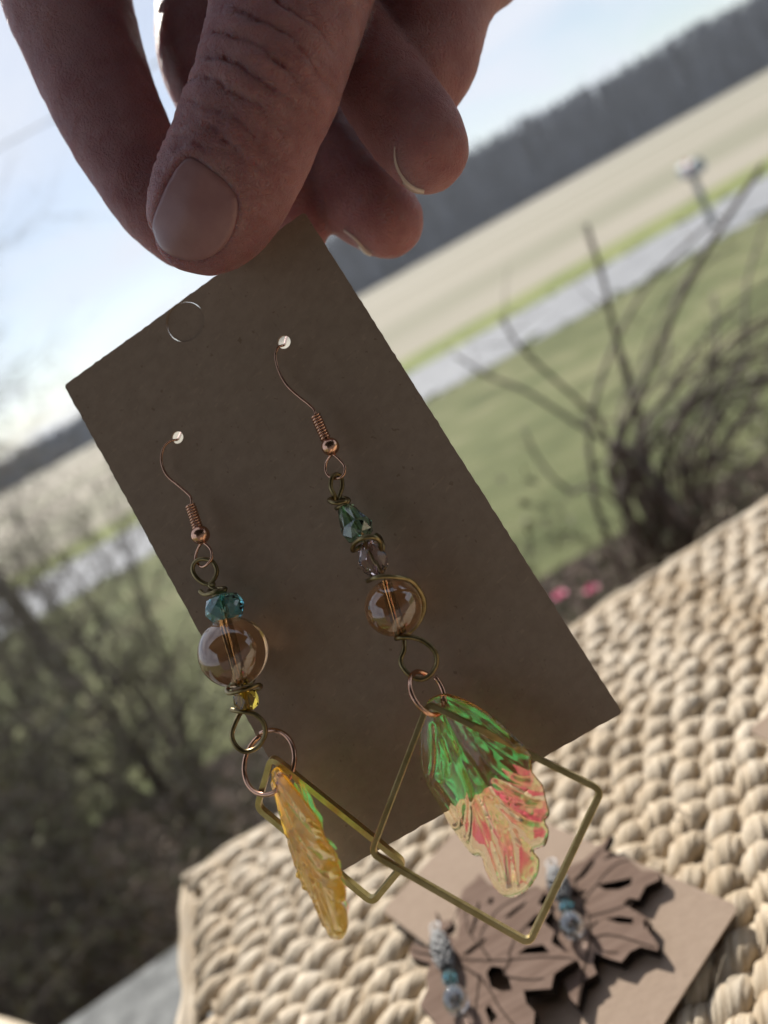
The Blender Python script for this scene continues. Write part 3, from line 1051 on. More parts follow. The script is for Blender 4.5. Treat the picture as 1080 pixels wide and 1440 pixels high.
# jump ring linking loop, leaf and frame
rc = on_card(376, 1071, .0068)
rx = (on_card(410, 1080, .0085) - on_card(342, 1062, .0055)); rxl = rx.length / 2; rx.normalize()
ry = (on_card(368, 1106, .0085) - on_card(384, 1038, .0060)); ry = (ry - rx * ry.dot(rx)).normalized()
pts = [rc + rx * (rxl * math.cos(a)) + ry * (rxl * math.sin(a)) + rx.cross(ry) * (.0006 * (a / 6.28 - .5)) for a in [R(232) + R(354) * i / 40 for i in range(41)]]
b = MB(); b.tube(pts, WR * 1.05, 10); b.build('jump_ring', M['copper'], e1)

# ---- the right one (sea green drop, pink crystal, amber glass)
e2 = empty('dangle_earring', on_card(399, 482, .0), 'dangle earring with sea green drop above pink crystal, leaf charm shining green and pink', 'earring', PAIR)
hook = [on_card(404, 472, -.006), on_card(402, 478, -.003)] + px([(399.5, 485, .0004), (392, 488, .0014), (387.5, 499, .0018), (390, 515, .0019), (397, 532, .002), (406.7, 545.6, .0022), (420.6, 558, .0025), (434.4, 569, .0028), (442, 577, .0031), (444, 586, .0033), (450, 600, .0035), (462, 624, .0038)], 0)
ear_top(e2, hook, (on_card(444, 585, .0033), on_card(458, 617, .0037)), on_card(464.5, 628, .0039), px([(466, 640, .0037), (459, 650, .0033), (458, 662, .0033), (464, 671, .0036), (475, 673, .0044), (483, 668, .0046), (485, 657, .0045), (479, 648, .0043), (470, 640, .0041)], 0), .00142, .00068)
wire(e2, 'top_loop', px([(474, 706, .0038), (470, 696, .0045), (465, 684, .0048), (467, 671, .0045), (474, 667, .0038), (480, 672, .003), (481, 685, .0031), (477, 697, .0036), (475, 708, .0042)], .0038), WR, M['bronze'])
wire(e2, 'wire_wrap', px([(473, 715, .0042), (477, 713, .0050), (486, 708, .0054), (490, 703, .0046), (480, 700, .0035), (467, 701, .0042), (463, 704, .0054), (472, 707, .0062), (486, 705, .0056), (488, 702, .004)], .004), WR, M['bronze'])
axg = (on_card(512, 760, .0056) - on_card(481, 708, .0046)).normalized()
gc = on_card(497, 735, .0052)
bored([(.0009, -.0030), (.0013, -.0026), (.00235, .0004), (.00255, .0012), (.0021, .0024), (.0011, .0030)], .00045, 7, M['greenglass'], 'green_drop', e2, gc, axg, smooth=False, twist=.5)
wire(e2, 'wrap_ring', px([(529, 752, .0035), (535, 758, .0045), (538, 768, .0058), (536, 775, .0062), (534, 762, .0076), (524, 755, .0086), (509, 757, .0086), (498, 765, .0074), (496, 774, .0060), (503, 771, .0048), (520, 762, .0040)], .006), WR * 1.05, M['bronze'])
axp = (on_card(532, 811, .0058) - on_card(518, 764, .0056)).normalized()
bored([(.0010, -.0026), (.00185, -.0016), (.00235, 0), (.00185, .0016), (.0010, .0026)], .0004, 8, M['pinkglass'], 'pink_crystal', e2, on_card(524.5, 786, .0057), axp, smooth=False, twist=.5)
axr = (on_card(564, 893, .0058) - on_card(541, 815, .0058)).normalized()
round_bead(e2, 'amber_bead', on_card(552.7, 854.5, .0058), axr, .00425, .00065, M['amberglass'])
wire(e2, 'core_wire', [on_card(478, 702, .0045), gc, on_card(512, 760, .0056), on_card(524.5, 786, .0057), on_card(541, 815, .0058), on_card(552.7, 854.5, .0058), on_card(566, 899, .0058)], .00028, M['bronze'], n=3)
wire(e2, 'side_wire', px([(517, 817, .0085), (526, 813, .0104), (540, 810.5, .0106), (560, 812, .0096), (579, 818, .0078), (592, 834, .0058), (597, 853, .0048), (590, 873, .0042), (576, 889, .0044), (560, 897, .0056)], .006), WR, M['bronze'])
wire(e2, 'bottom_loop', px([(557, 898, .0062), (563, 896.5, .0070), (577, 896, .0072), (596, 902, .0068), (611, 916, .0066), (614, 932, .0064), (606, 948, .0064), (592, 955.5, .0066), (577, 950, .0068), (566, 938, .0068), (563.5, 927, .0066), (568, 915, .0062), (568.5, 900, .0054)], .0066), WR * 1.05, M['bronze'])
# jump ring seen almost edge on, its gap at the right
rc = on_card(601, 974, .0070)
ra = (on_card(612, 1006, .0082) - on_card(588, 944, .0062)); la = ra.length / 2 * 1.0; ra.normalize()
rb = (CN * .93 + (on_card(620, 960, .007) - on_card(582, 975, .007)).normalized() * -.46); rb = (rb - ra * rb.dot(ra)).normalized()
pts = [rc + ra * (la * math.cos(a)) + rb * (la * .95 * math.sin(a)) + ra.cross(rb) * (.0007 * (i / 40 - .5)) for i, a in enumerate([R(232) + R(350) * k / 40 for k in range(41)])]
b = MB(); b.tube(pts, WR * 1.05, 10); b.build('jump_ring', M['copper'], e2)


# ---- square brass frames
def frame(parent, corners, w, t, rc=.07):
    """a wire frame of rectangular section, rounded at its corners"""
    C = [Vector(c) for c in corners]
    pts = []
    n = len(C)
    for i in range(n):
        a, c, d = C[i - 1], C[i], C[(i + 1) % n]
        e, f = (a - c), (d - c)
        rr = .0012
        p0, p1 = c + e.normalized() * rr, c + f.normalized() * rr
        for k in range(6):
            u = k / 5
            pts.append(p0 * (1 - u) ** 2 + c * 2 * u * (1 - u) + p1 * u * u)
    cen = sum(C, Vector()) / n
    nr = (C[1] - C[0]).cross(C[2] - C[1]).normalized()
    vs, fs = [], []
    m = len(pts)
    for i in range(m):
        tn = (pts[(i + 1) % m] - pts[i - 1]).normalized()
        s = tn.cross(nr).normalized()
        for (aa, bb) in ((-1, -1), (1, -1), (1, 1), (-1, 1)):
            vs.append(pts[i] + s * (aa * t / 2) + nr * (bb * w / 2))
    for i in range(m):
        j = (i + 1) % m
        for k in range(4):
            l = (k + 1) % 4
            fs.append((i * 4 + k, i * 4 + l, j * 4 + l, j * 4 + k))
    b = MB(); b.add(vs, fs)
    ob = b.build('square_frame', M['brass'], parent, smooth=False, recalc=True)
    bv = ob.modifiers.new('edge', 'BEVEL'); bv.width = .00010; bv.segments = 2; bv.limit_method = 'ANGLE'
    return ob


frame(e2, [on_card(602, 989, .0084), on_card(846, 1111, .0072), on_card(744, 1326, .0082), on_card(522, 1199, .0098)], .00105, .00085)
frame(e1, [on_card(382, 1064, .0088), on_card(569, 1214, .0042), on_card(524, 1268, .0030), on_card(362, 1134, .0062)], .00105, .00085)

# ---- leaf charms: one shape, traced from the one facing us
OUT = [(235, 250), (222, 350), (225, 430), (250, 510), (300, 580), (335, 640), (388, 710), (440, 765), (474, 768), (488, 820), (520, 880), (570, 914), (640, 890), (690, 826), (702, 768), (684, 734), (728, 714), (746, 660), (734, 622), (752, 596), (744, 536), (738, 490), (714, 455), (700, 430), (700, 380), (680, 340), (630, 285), (560, 220), (470, 163), (380, 131), (320, 138), (270, 170)]
OUT = [(500 + x / 2.842, 930 + y / 2.842) for x, y in OUT]
VN = [[(330, 205), (400, 330), (480, 450), (540, 560), (590, 700), (600, 860)], [(300, 260), (295, 400), (270, 490)], [(340, 320), (365, 395)], [(345, 400), (335, 470)], [(390, 330), (440, 470), (450, 560), (430, 700)], [(470, 560), (520, 700), (560, 840)], [(460, 260), (520, 340), (560, 400), (640, 460), (700, 470)], [(500, 300), (600, 370), (680, 420)], [(560, 470), (640, 520), (720, 560)], [(540, 530), (650, 620), (735, 640)], [(570, 600), (630, 690), (690, 740)], [(600, 650), (660, 720)], [(420, 560), (400, 640), (350, 660)], [(640, 560), (730, 545)], [(300, 500), (380, 600), (420, 690)], [(380, 160), (520, 240), (640, 340)]]
VN = [[(500 + x / 2.842, 930 + y / 2.842) for x, y in l] for l in VN]


def leaf_mesh():
    """flat leaf coordinates (metres, x right, y down the leaf) -> front relief, back, film"""
    sc = .1062 / FPX
    o2 = np.array([((x - 610) * sc, (y - 985) * sc) for x, y in OUT])
    # smooth outline
    cl = crom([Vector((p[0], p[1], 0)) for p in o2], 5, True)
    ol2 = np.array([(p.x, p.y) for p in cl])
    vn2 = [np.array([((p.x - 610) * sc, (p.y - 985) * sc) for p in crom([Vector((x, y, 0)) for x, y in l], 5)]) for l in VN]

    def inside(p):
        x, y = p[:, 0], p[:, 1]
        c = np.zeros(len(p), bool)
        for (x0, y0), (x1, y1) in zip(ol2, np.roll(ol2, -1, 0)):
            m = ((y0 > y) != (y1 > y)) & (x < (x1 - x0) * (y - y0) / (y1 - y0 + 1e-18) + x0)
            c ^= m
        return c

    def dist(p, poly, closed):
        d = np.full(len(p), 1e9)
        q = np.vstack([poly, poly[:1]]) if closed else poly
        for a, b_ in zip(q, q[1:]):
            ab = b_ - a
            t = np.clip(((p - a) @ ab) / (ab @ ab + 1e-18), 0, 1)
            d = np.minimum(d, np.linalg.norm(p - (a + t[:, None] * ab), axis=1))
        return d

    g = .00027
    xs = np.arange(ol2[:, 0].min(), ol2[:, 0].max(), g); ys = np.arange(ol2[:, 1].min(), ol2[:, 1].max(), g)
    gp = np.array([(x + (.5 * g if j % 2 else 0), y) for j, y in enumerate(ys) for x in xs])
    gp = gp[inside(gp)]
    gp = gp[dist(gp, ol2, True) > .00014]
    allp = np.vstack([ol2, gp])
    n0 = len(ol2)
    res = delaunay_2d_cdt([Vector(p) for p in allp], [(i, (i + 1) % n0) for i in range(n0)], [], 1, 1e-7)
    V2 = np.array([(v.x, v.y) for v in res[0]]); F = [tuple(f) for f in res[2]]
    dd = dist(V2, ol2, True)
    T = .00095
    e = np.clip(dd / .0011, 0, 1)
    h = T * np.sqrt(1 - (1 - e) ** 2)
    rel = np.zeros(len(V2)); vd = np.full(len(V2), 1.0)
    for k, l in enumerate(vn2):
        d = dist(V2, l, False)
        vd = np.minimum(vd, d - (.00024 if k == 0 else .00010)) if k in (0, 5, 8, 10, 12) else vd
        w = .00055 if k == 0 else .00036
        rel += (.00045 if k % 4 != 3 else -.00045) * np.exp(-(d / w) ** 2)
    wob = np.array([noise.noise(Vector((x * 420, y * 300, 3))) + .6 * noise.noise(Vector((x * 900, y * 700, 8))) for x, y in V2])
    rel += .00010 * wob
    fw = np.array([noise.noise(Vector((x * 240 + y * 110, y * 150, 31))) + .22 * noise.noise(Vector((x * 520, y * 380, 15))) for x, y in V2])
    rel *= np.clip(dd / .0009, 0, 1)
    arch = -.9 * (V2[:, 0] - V2[:, 0].mean()) ** 2 * 16          # the leaf curls back at its sides
    front = h + np.maximum(rel, -.0005) + arch
    back = -h * .7 + arch + .3 * rel
    return V2, F, front, back, arch + .5 * rel + 0.0012 * fw, dd, vd


LV2, LF, LFR, LBK, LFILM, LDD, LVD = leaf_mesh()


def leaf_charm(parent, O, X, Y, m, inset, k=1.0):
    X = X.normalized(); Y = (Y - X * Y.dot(X)).normalized(); Z = X.cross(Y).normalized(); Y = Y * k
    if Z.dot(Vector(FW)) > 0:
        Z = -Z
    n = len(LV2)
    vs = [O + X * x + Y * y + Z * z for (x, y), z in zip(LV2, LFR)] + [O + X * x + Y * y + Z * z for (x, y), z in zip(LV2, LBK)]
    fs = []
    edge = {}
    for f in LF:
        fs.append(f); fs.append(tuple(i + n for i in reversed(f)))
    cnt = {}
    for f in LF:
        for a, c in zip(f, f[1:] + f[:1]):
            cnt[(a, c)] = 1
    for (a, c) in list(cnt):
        if (c, a) not in cnt:
            fs.append((a, c, c + n, a + n)[::-1])
    b = MB(); b.add(vs, fs)
    lf = b.build('leaf_charm', m, parent, recalc=True)
    keep = (LDD > inset) & (LVD > .00006)
    idx = {i: k for k, i in enumerate(np.nonzero(keep)[0])}
    b = MB()
    b.add([O + X * LV2[i][0] + Y * LV2[i][1] + Z * (LFILM[i] - .0020) for i in idx], [tuple(idx[i] for i in f) for f in LF if all(i in idx for i in f)])
    b.build('iridescent_film', M['film'], lf)
    return lf


Oa = on_card(610, 985, .0062)
leaf_charm(e2, Oa, on_card(700, 985, .0082) - Oa, on_card(652, 1180, .0078) - Oa, M['leafresin'], .0010)
Ob = on_card(384, 1086, .0078)
dY = on_card(443, 1290, .0085) - Ob
side = (on_card(440, 1070, .0078) - Ob); side = (side - dY * side.dot(dY) / dY.length_squared).normalized()
leaf_charm(e1, Ob, side * .60 + CN * .80, dY, M['leafamber'], .0026, .84)
# ------------------------------------------------------------------ the hand
class Chain:
    """a finger: centre line (pixel x, pixel y, depth) with pixel radii, made into round cones"""

    def __init__(self, pts, flat=1.0, fdir=None, sub=5):
        P = [at(x, y, d) for x, y, d, r in pts]
        rad = [r * d / FPX for x, y, d, r in pts]
        Q = crom(P, sub)
        rr = crom([Vector((r, 0, 0)) for r in rad], sub)
        self.p = np.array([tuple(q) for q in Q], np.float32)
        self.r = np.array([max(q.x, .001) for q in rr], np.float32)
        self.flat, self.fdir = flat, None if fdir is None else np.array(fdir, np.float32)

    def box(self, m):
        return (self.p - self.r[:, None] - m).min(0), (self.p + self.r[:, None] + m).max(0)

    def dist(self, X):
        out = np.full(len(X), 1.0, np.float32)
        P = self.p
        if self.flat != 1.0:
            k = 1 / self.flat - 1
            X = X + np.outer((X - P[len(P) // 2]) @ self.fdir, self.fdir) * k
            P = P + np.outer((P - P[len(P) // 2]) @ self.fdir, self.fdir) * k
        for a, b_, ra, rb in zip(P, P[1:], self.r, self.r[1:]):
            ab = b_ - a
            t = np.clip(((X - a) @ ab) / float(ab @ ab + 1e-15), 0, 1)
            d = np.linalg.norm(X - a - t[:, None] * ab, axis=1) - (ra + t * (rb - ra))
            out = np.minimum(out, d)
        return out * (self.flat if self.flat < 1 else 1)


def smin(a, b_, k):
    h = np.clip(.5 + .5 * (b_ - a) / k, 0, 1)
    return b_ + (a - b_) * h - k * h * (1 - h)


FD = tuple(FW)
thumb = Chain([(470, -210, .132, 150), (430, -90, .124, 122), (404, 20, .119, 108), (379, 110, .1165, 103), (357, 165, .1165, 98), (330, 230, .1175, 97), (299, 290, .1185, 89), (280, 317, .1190, 67)], flat=.86, fdir=FD)
index = Chain([(150, -330, .152, 105), (62, -150, .146, 90), (90, -20, .142, 89), (120, 75, .140, 80), (150, 150, .1385, 75), (186, 222, .137, 68), (226, 292, .1358, 58), (256, 333, .1352, 43)])
middle = Chain([(300, -330, .166, 95), (290, -150, .160, 84), (300, 0, .154, 80), (301, 80, .151, 78), (338, 168, .148, 70), (396, 250, .146, 56), (424, 305, .145, 42), (429, 322, .145, 34)])
ring = Chain([(420, -300, .172, 95), (400, -100, .168, 84), (400, 60, .163, 78), (424, 170, .157, 74), (478, 250, .148, 66), (528, 296, .1415, 57), (546, 312, .140, 50)])
pinky_up = Chain([(560, -320, .165, 105), (600, -150, .150, 98), (612, -40, .1440, 88), (602, 40, .1400, 82), (590, 95, .1375, 74), (560, 120, .1350, 66)])
pinky = Chain([(500, 60, .136, 62), (530, 112, .131, 63), (568, 165, .1275, 66), (597, 204, .1255, 61), (600, 210, .1253, 58)])
heel = Chain([(690, -140, .150, 120), (664, -45, .1430, 66), (648, -20, .1415, 60)])
palm = Chain([(420, -330, .155, 190), (520, -330, .150, 190), (600, -360, .148, 190), (620, -480, .142, 190)])
web = Chain([(430, -170, .138, 130), (330, -260, .150, 120), (220, -320, .154, 110)])
wrist = Chain([(600, -420, .145, 200), (690, -620, .138, 190), (790, -790, .132, 195)])

chains = [(thumb, .0035), (index, .0012), (middle, .0012), (ring, .0012), (pinky_up, .0012), (pinky, .0010), (heel, .0012), (palm, .006), (web, .006), (wrist, .008)]
RES = .00055
lo = np.min([c.box(.003)[0] for c, k in chains], 0); hi = np.max([c.box(.003)[1] for c, k in chains], 0)
# fine grid near the fingers; wrist and forearm are kept in the same grid
dims = np.ceil((hi - lo) / RES).astype(int) + 1
VAL = np.full(dims, .05, np.float32)
AXES = [(lo[q] + RES * np.arange(dims[q])).astype(np.float32) for q in range(3)]
for c, kk in chains:
    a, b_ = c.box(.007)
    i0 = np.maximum(((a - lo) / RES).astype(int), 0); i1 = np.minimum(((b_ - lo) / RES).astype(int) + 2, dims)
    D = np.full(i1 - i0, .05, np.float32)
    cen = c.p[len(c.p) // 2]
    k = 1 / c.flat - 1
    fd = c.fdir if c.fdir is not None else np.zeros(3, np.float32)
    P = c.p + np.outer((c.p - cen) @ fd, fd) * k
    for j in range(len(P) - 1):                      # each round cone only touches the cells around it
        m = max(c.r[j], c.r[j + 1]) + .007
        j0 = np.maximum(((np.minimum(c.p[j], c.p[j + 1]) - m - lo) / RES).astype(int), i0)
        j1 = np.minimum(((np.maximum(c.p[j], c.p[j + 1]) + m - lo) / RES).astype(int) + 2, i1)
        gx, gy, gz = [AXES[q][j0[q]:j1[q]] for q in range(3)]
        X, Y, Z = gx[:, None, None], gy[None, :, None], gz[None, None, :]
        if k:
            h = ((X - cen[0]) * fd[0] + (Y - cen[1]) * fd[1] + (Z - cen[2]) * fd[2]) * k
            X, Y, Z = X + h * fd[0], Y + h * fd[1], Z + h * fd[2]
        A, ab = P[j], P[j + 1] - P[j]
        L2 = float(ab @ ab) + 1e-15
        t = np.clip(((X - A[0]) * (ab[0] / L2) + (Y - A[1]) * (ab[1] / L2) + (Z - A[2]) * (ab[2] / L2)), 0, 1)
        d = np.sqrt((X - A[0] - t * ab[0]) ** 2 + (Y - A[1] - t * ab[1]) ** 2 + (Z - A[2] - t * ab[2]) ** 2) - (c.r[j] + t * (c.r[j + 1] - c.r[j]))
        s_ = tuple(slice(j0[q] - i0[q], j1[q] - i0[q]) for q in range(3))
        D[s_] = np.minimum(D[s_], d * c.flat)
    sl = tuple(slice(i0[q], i1[q]) for q in range(3))
    VAL[sl] = smin(VAL[sl], D, kk)


def surface_nets(V, lo, res):
    ins = V < 0
    nx, ny, nz = V.shape
    c = np.zeros((nx - 1, ny - 1, nz - 1), np.uint8)
    for dx in (0, 1):
        for dy in (0, 1):
            for dz in (0, 1):
                c += ins[dx:nx - 1 + dx, dy:ny - 1 + dy, dz:nz - 1 + dz]
    act = np.argwhere((c > 0) & (c < 8))
    idx = np.full(c.shape, -1, np.int32)
    idx[act[:, 0], act[:, 1], act[:, 2]] = np.arange(len(act))
    acc = np.zeros((len(act), 3)); cnt = np.zeros(len(act))
    cor = [np.array(q) for q in ((0, 0, 0), (1, 0, 0), (0, 1, 0), (1, 1, 0), (0, 0, 1), (1, 0, 1), (0, 1, 1), (1, 1, 1))]
    vals = [V[act[:, 0] + q[0], act[:, 1] + q[1], act[:, 2] + q[2]] for q in cor]
    for i in range(8):
        for j in range(i + 1, 8):
            if np.abs(cor[i] - cor[j]).sum() == 1:
                a, b_ = vals[i], vals[j]
                m = (a < 0) != (b_ < 0)
                t = np.where(m, a / np.where(m, a - b_, 1), 0)
                acc += np.where(m[:, None], cor[i] + t[:, None] * (cor[j] - cor[i]), 0); cnt += m
    verts = (act + acc / cnt[:, None]) * res + lo
    faces = []
    for ax in range(3):
        o1, o2 = (ax + 1) % 3, (ax + 2) % 3
        s0 = [slice(None)] * 3; s1 = [slice(None)] * 3
        s0[ax] = slice(0, -1); s1[ax] = slice(1, None)
        A, B = ins[tuple(s0)], ins[tuple(s1)]
        e = np.argwhere(A != B)
        ok = (e[:, o1] > 0) & (e[:, o2] > 0) & (e[:, o1] < V.shape[o1] - 1) & (e[:, o2] < V.shape[o2] - 1)
        e = e[ok]
        q = []
        for d1, d2 in ((0, 0), (1, 0), (1, 1), (0, 1)):
            k = e.copy(); k[:, o1] -= d1; k[:, o2] -= d2
            q.append(idx[k[:, 0], k[:, 1], k[:, 2]])
        q = np.stack(q, 1)
        fl = A[e[:, 0], e[:, 1], e[:, 2]]
        q[~fl] = q[~fl][:, ::-1]
        faces.append(q)
    return verts, np.vstack(faces)


HV, HF = surface_nets(VAL, lo, RES)
del VAL


def vnormals(V, F):
    n = np.cross(V[F[:, 2]] - V[F[:, 0]], V[F[:, 3]] - V[F[:, 1]])
    out = np.zeros_like(V)
    ix = F.T.ravel()
    for a in range(3):
        out[:, a] = np.bincount(ix, np.tile(n[:, a], 4), len(V))
    return out / (np.linalg.norm(out, axis=1)[:, None] + 1e-12)


def relax(V, F, it):
    e = np.vstack([F[:, [0, 1]], F[:, [1, 2]], F[:, [2, 3]], F[:, [3, 0]]])
    for _ in range(it):
        c = np.bincount(e[:, 0], minlength=len(V))
        s = np.stack([np.bincount(e[:, 0], V[e[:, 1], a], len(V)) for a in range(3)], 1)
        V = V * .5 + .5 * s / np.maximum(c, 1)[:, None]
    return V


HV = relax(HV, HF, 3)
HN = vnormals(HV, HF)
camside = -(HN @ FW)


def px_of(V):
    z = V @ FW
    return 540 + FPX * (V @ RI) / z, 720 - FPX * (V @ UI) / z


PX, PY = px_of(HV)
tipP, ipP = np.array(at(280, 317, .119)), np.array(at(357, 165, .1165))
TAX = (tipP - ipP); TAX /= np.linalg.norm(TAX)
TW_ = np.cross(TAX, FW); TW_ /= np.linalg.norm(TW_)
S_ = (HV - ipP) @ TAX; W_ = (HV - ipP) @ TW_
on_thumb = (thumb.dist(HV.astype(np.float32)) < .0012)
disp = np.zeros(len(HV))
front = np.clip(camside * 2.5, 0, 1) * on_thumb
q = random.Random(4)
wig = lambda s, w, k: .00028 * np.sin(w * 620 + k) + .00012 * np.sin(w * 1900 + 2.1 * k)
# knuckle folds lie across the joint as cushions between creases
CRE = [-.0185, -.0140, -.0103, -.0068, -.0032, .0002, .0036, .0064, .0090]
DEP = [.00035, .00075, .0010, .0008, .0010, .00085, .0006, .00035]
env = np.exp(-((W_ - .0 + .0015) / .0088) ** 4)
lines = [c_ + wig(S_, W_, k * 1.7) + 14 * (W_ + .0015) ** 2 for k, c_ in enumerate(CRE)]
for k in range(len(CRE) - 1):
    t = (S_ - lines[k]) / (lines[k + 1] - lines[k] + 1e-9)
    m = (t > 0) & (t < 1)
    tt = np.clip(t, 0, 1)
    bulge = (4 * tt * (1 - tt)) ** .58
    disp += np.where(m, DEP[k] * (.85 + .5 * np.sin(W_ * 330 + k * 2.3)) * (bulge - .66), 0) * env * front
fi = np.nonzero(front > .05)[0]
disp[fi] += front[fi] * np.array([.00022 * noise.noise(Vector((a_ * 900 + 140 * w_, w_ * 190, 2))) + .00014 * noise.noise(Vector((a_ * 2000 - 500 * w_, w_ * 500, 6))) for a_, w_ in zip(S_[fi], W_[fi])]) * np.clip((.022 - S_[fi]) / .008, .25, 1)
# a few slanting fine wrinkles up the back of the thumb
for k in range(9):
    a = q.uniform(.9, 1.5); s0 = q.uniform(-.034, -.016); w0 = q.uniform(-.007, .008)
    u = (S_ - s0) * math.cos(a) + (W_ - w0) * math.sin(a); v = -(S_ - s0) * math.sin(a) + (W_ - w0) * math.cos(a)
    disp -= .00020 * np.exp(-(u / .00045) ** 2 - (v / q.uniform(.003, .005)) ** 2) * front
# slight unevenness everywhere
vis = np.nonzero((PY > -60) & (camside > -.4))[0]
disp[vis] += np.array([.00022 * noise.noise(Vector(p) * 160) + .00012 * noise.noise(Vector(p) * 420) for p in HV[vis]])
# nail bed: sunk under the plate, with a raised fold round it
NAIL = [(211, 322), (216, 306), (227, 276), (242, 245), (256, 226), (268, 219), (281, 227), (300, 241), (321, 258), (333, 276), (336, 294), (330, 322), (320, 342), (306, 357), (286, 366), (263, 367), (242, 361), (223, 348), (213, 334)]
nl = crom([Vector((x, y, 0)) for x, y in NAIL], 4, True)
NL = np.array([(p.x, p.y) for p in nl])


def poly_sd(x, y, L):
    p = np.stack([x, y], 1)
    ins = np.zeros(len(p), bool); d = np.full(len(p), 1e9)
    for a, b_ in zip(L, np.roll(L, -1, 0)):
        m = ((a[1] > y) != (b_[1] > y)) & (x < (b_[0] - a[0]) * (y - a[1]) / (b_[1] - a[1] + 1e-12) + a[0])
        ins ^= m
        ab = b_ - a
        t = np.clip(((p - a) @ ab) / (ab @ ab + 1e-12), 0, 1)
        d = np.minimum(d, np.linalg.norm(p - a - t[:, None] * ab, axis=1))
    return np.where(ins, -d, d)


near = np.nonzero(on_thumb & (PY > 180) & (camside > -.1))[0]
sdn = poly_sd(PX[near], PY[near], NL)
fold = np.clip((335 - PY[near]) / 50, 0, 1)         # no fold at the free edge
disp[near] += -.00045 * np.clip(-sdn / 6 + .4, 0, 1) + .00028 * np.exp(-((sdn - 7) / 6) ** 2) * fold
# finger pulp creases at the far finger joints
HV = HV + HN * disp[:, None]
hand_o = at(430, -60, .135)
hand = empty('hand', hand_o, 'hand reaching down from above, thumb in front and curled fingers behind the brown card', 'hand')
me = bpy.data.meshes.new('skin_surface')
HVL = HV - np.array(hand_o)
me.vertices.add(len(HVL)); me.vertices.foreach_set('co', HVL.astype(np.float32).ravel())
me.loops.add(len(HF) * 4); me.loops.foreach_set('vertex_index', HF.astype(np.int32).ravel())
me.polygons.add(len(HF)); me.polygons.foreach_set('loop_start', np.arange(len(HF), dtype=np.int32) * 4)
me.polygons.foreach_set('use_smooth', [True] * len(HF))
me.update(); me.validate()
me.materials.append(M['skin'])
skin = bpy.data.objects.new('skin_surface', me); COL.objects.link(skin); skin.parent = hand
tri = BVHTree.FromPolygons([Vector(p) for p in HV], [tuple(f) for f in HF])


def hit(x, y):
    d = Vector(ray(x, y)).normalized()
    h = tri.ray_cast(Vector((0, 0, 0)), d)
    return h


# thumb nail: a curved plate following the thumb
def nail_plate(name, loop, lift, m, grid=5, bulge=0):
    L = np.array([(p.x, p.y) for p in crom([Vector((x, y, 0)) for x, y in loop], 4, True)])
    cen = L.mean(0)
    for i in range(len(L)):                  # keep the outline on the side of the thumb that faces us
        for _ in range(60):
            h = hit(*L[i])
            if h[0] is not None and h[0].dot(Vector(FW)) < .1265 and h[1].dot(-Vector(ray(*L[i])).normalized()) > .30:
                break
            L[i] += (cen - L[i]) * .015
    for _ in range(10):
        L = L * .5 + (np.roll(L, 1, 0) + np.roll(L, -1, 0)) * .25
    x0, y0 = L.min(0); x1, y1 = L.max(0)
    gp = np.array([(x, y) for x in np.arange(x0, x1, grid) for y in np.arange(y0, y1, grid)])
    gp = gp[poly_sd(gp[:, 0], gp[:, 1], L) < -grid * .55]
    allp = [Vector(p) for p in np.vstack([L, gp])]
    n = len(L)
    res = delaunay_2d_cdt(allp, [(i, (i + 1) % n) for i in range(n)], [], 1, 1e-6)
    sd = poly_sd(np.array([v.x for v in res[0]]), np.array([v.y for v in res[0]]), L)
    pts, nrm = [], []
    for v in res[0]:
        h = hit(v.x, v.y)
        if h[0] is None or h[0].dot(Vector(FW)) > .1265:
            d = Vector(ray(v.x, v.y)).normalized()
            g0 = d * (.1215 / d.dot(Vector(FW)))
            k = tri.find_nearest(g0)
            pts.append(k[0]); nrm.append(k[1])
        else:
            pts.append(h[0]); nrm.append(h[1])
    # smooth the plate so it does not copy the skin's bumps
    adj = [set() for _ in pts]
    for f in res[2]:
        for a, b_ in zip(f, f[1:] + f[:1]):
            adj[a].add(b_); adj[b_].add(a)
    for _ in range(5):
        pts = [p * .5 + sum((pts[j] for j in adj[i]), Vector()) / len(adj[i]) * .5 if sd[i] < -1 else p for i, p in enumerate(pts)]
    toward = -Vector(FW)
    top = []
    for p, nn, s in zip(pts, nrm, sd):
        e = min(1, max(0, -s / 9))
        top.append(p + nn * (lift * (.25 + .75 * math.sqrt(1 - (1 - e) ** 2))))
    n = len(pts)
    bot = [t - nn * .0005 for t, nn in zip(top, nrm)]
    fs = [f for f in res[2]] + [tuple(i + n for i in f[::-1]) for f in res[2]]
    ed = {}
    for f in res[2]:
        for a, b_ in zip(f, f[1:] + f[:1]):
            ed[(a, b_)] = 1
    for a, b_ in ed:
        if (b_, a) not in ed:
            fs.append((b_, a, a + n, b_ + n))
    b = MB(); b.add(top + bot, fs)
    return b.build(name, m, hand, recalc=True)


nail_plate('thumbnail', NAIL, .00048, M['nail'])


# the other nails show as thin free edges turned away from us
def nail_edge(pts, depth_off, r, m, wide):
    P = []
    for x, y in pts:
        h = hit(x, y)
        P.append((h[0] if h[0] is not None else tri.find_nearest(at(x, y, .128))[0]) + Vector(FW) * depth_off)
    P = crom(P, 5)
    b = MB()
    n = len(P)
    vs, fs = [], []
    for i, p in enumerate(P):
        t = i / (n - 1)
        taper = math.sin(math.pi * min(1, max(0, .06 + .88 * t))) ** .5
        back = Vector(FW) * wide * taper
        w = Vector(UI) * 0
        vs += [p - back * .04, p + back]
    b.add(vs, [(2 * i, 2 * i + 2, 2 * i + 3, 2 * i + 1) for i in range(n - 1)])
    ob = b.build('fingernail', m, hand)
    so = ob.modifiers.new('thick', 'SOLIDIFY'); so.thickness = .0005; so.offset = 0
    return ob


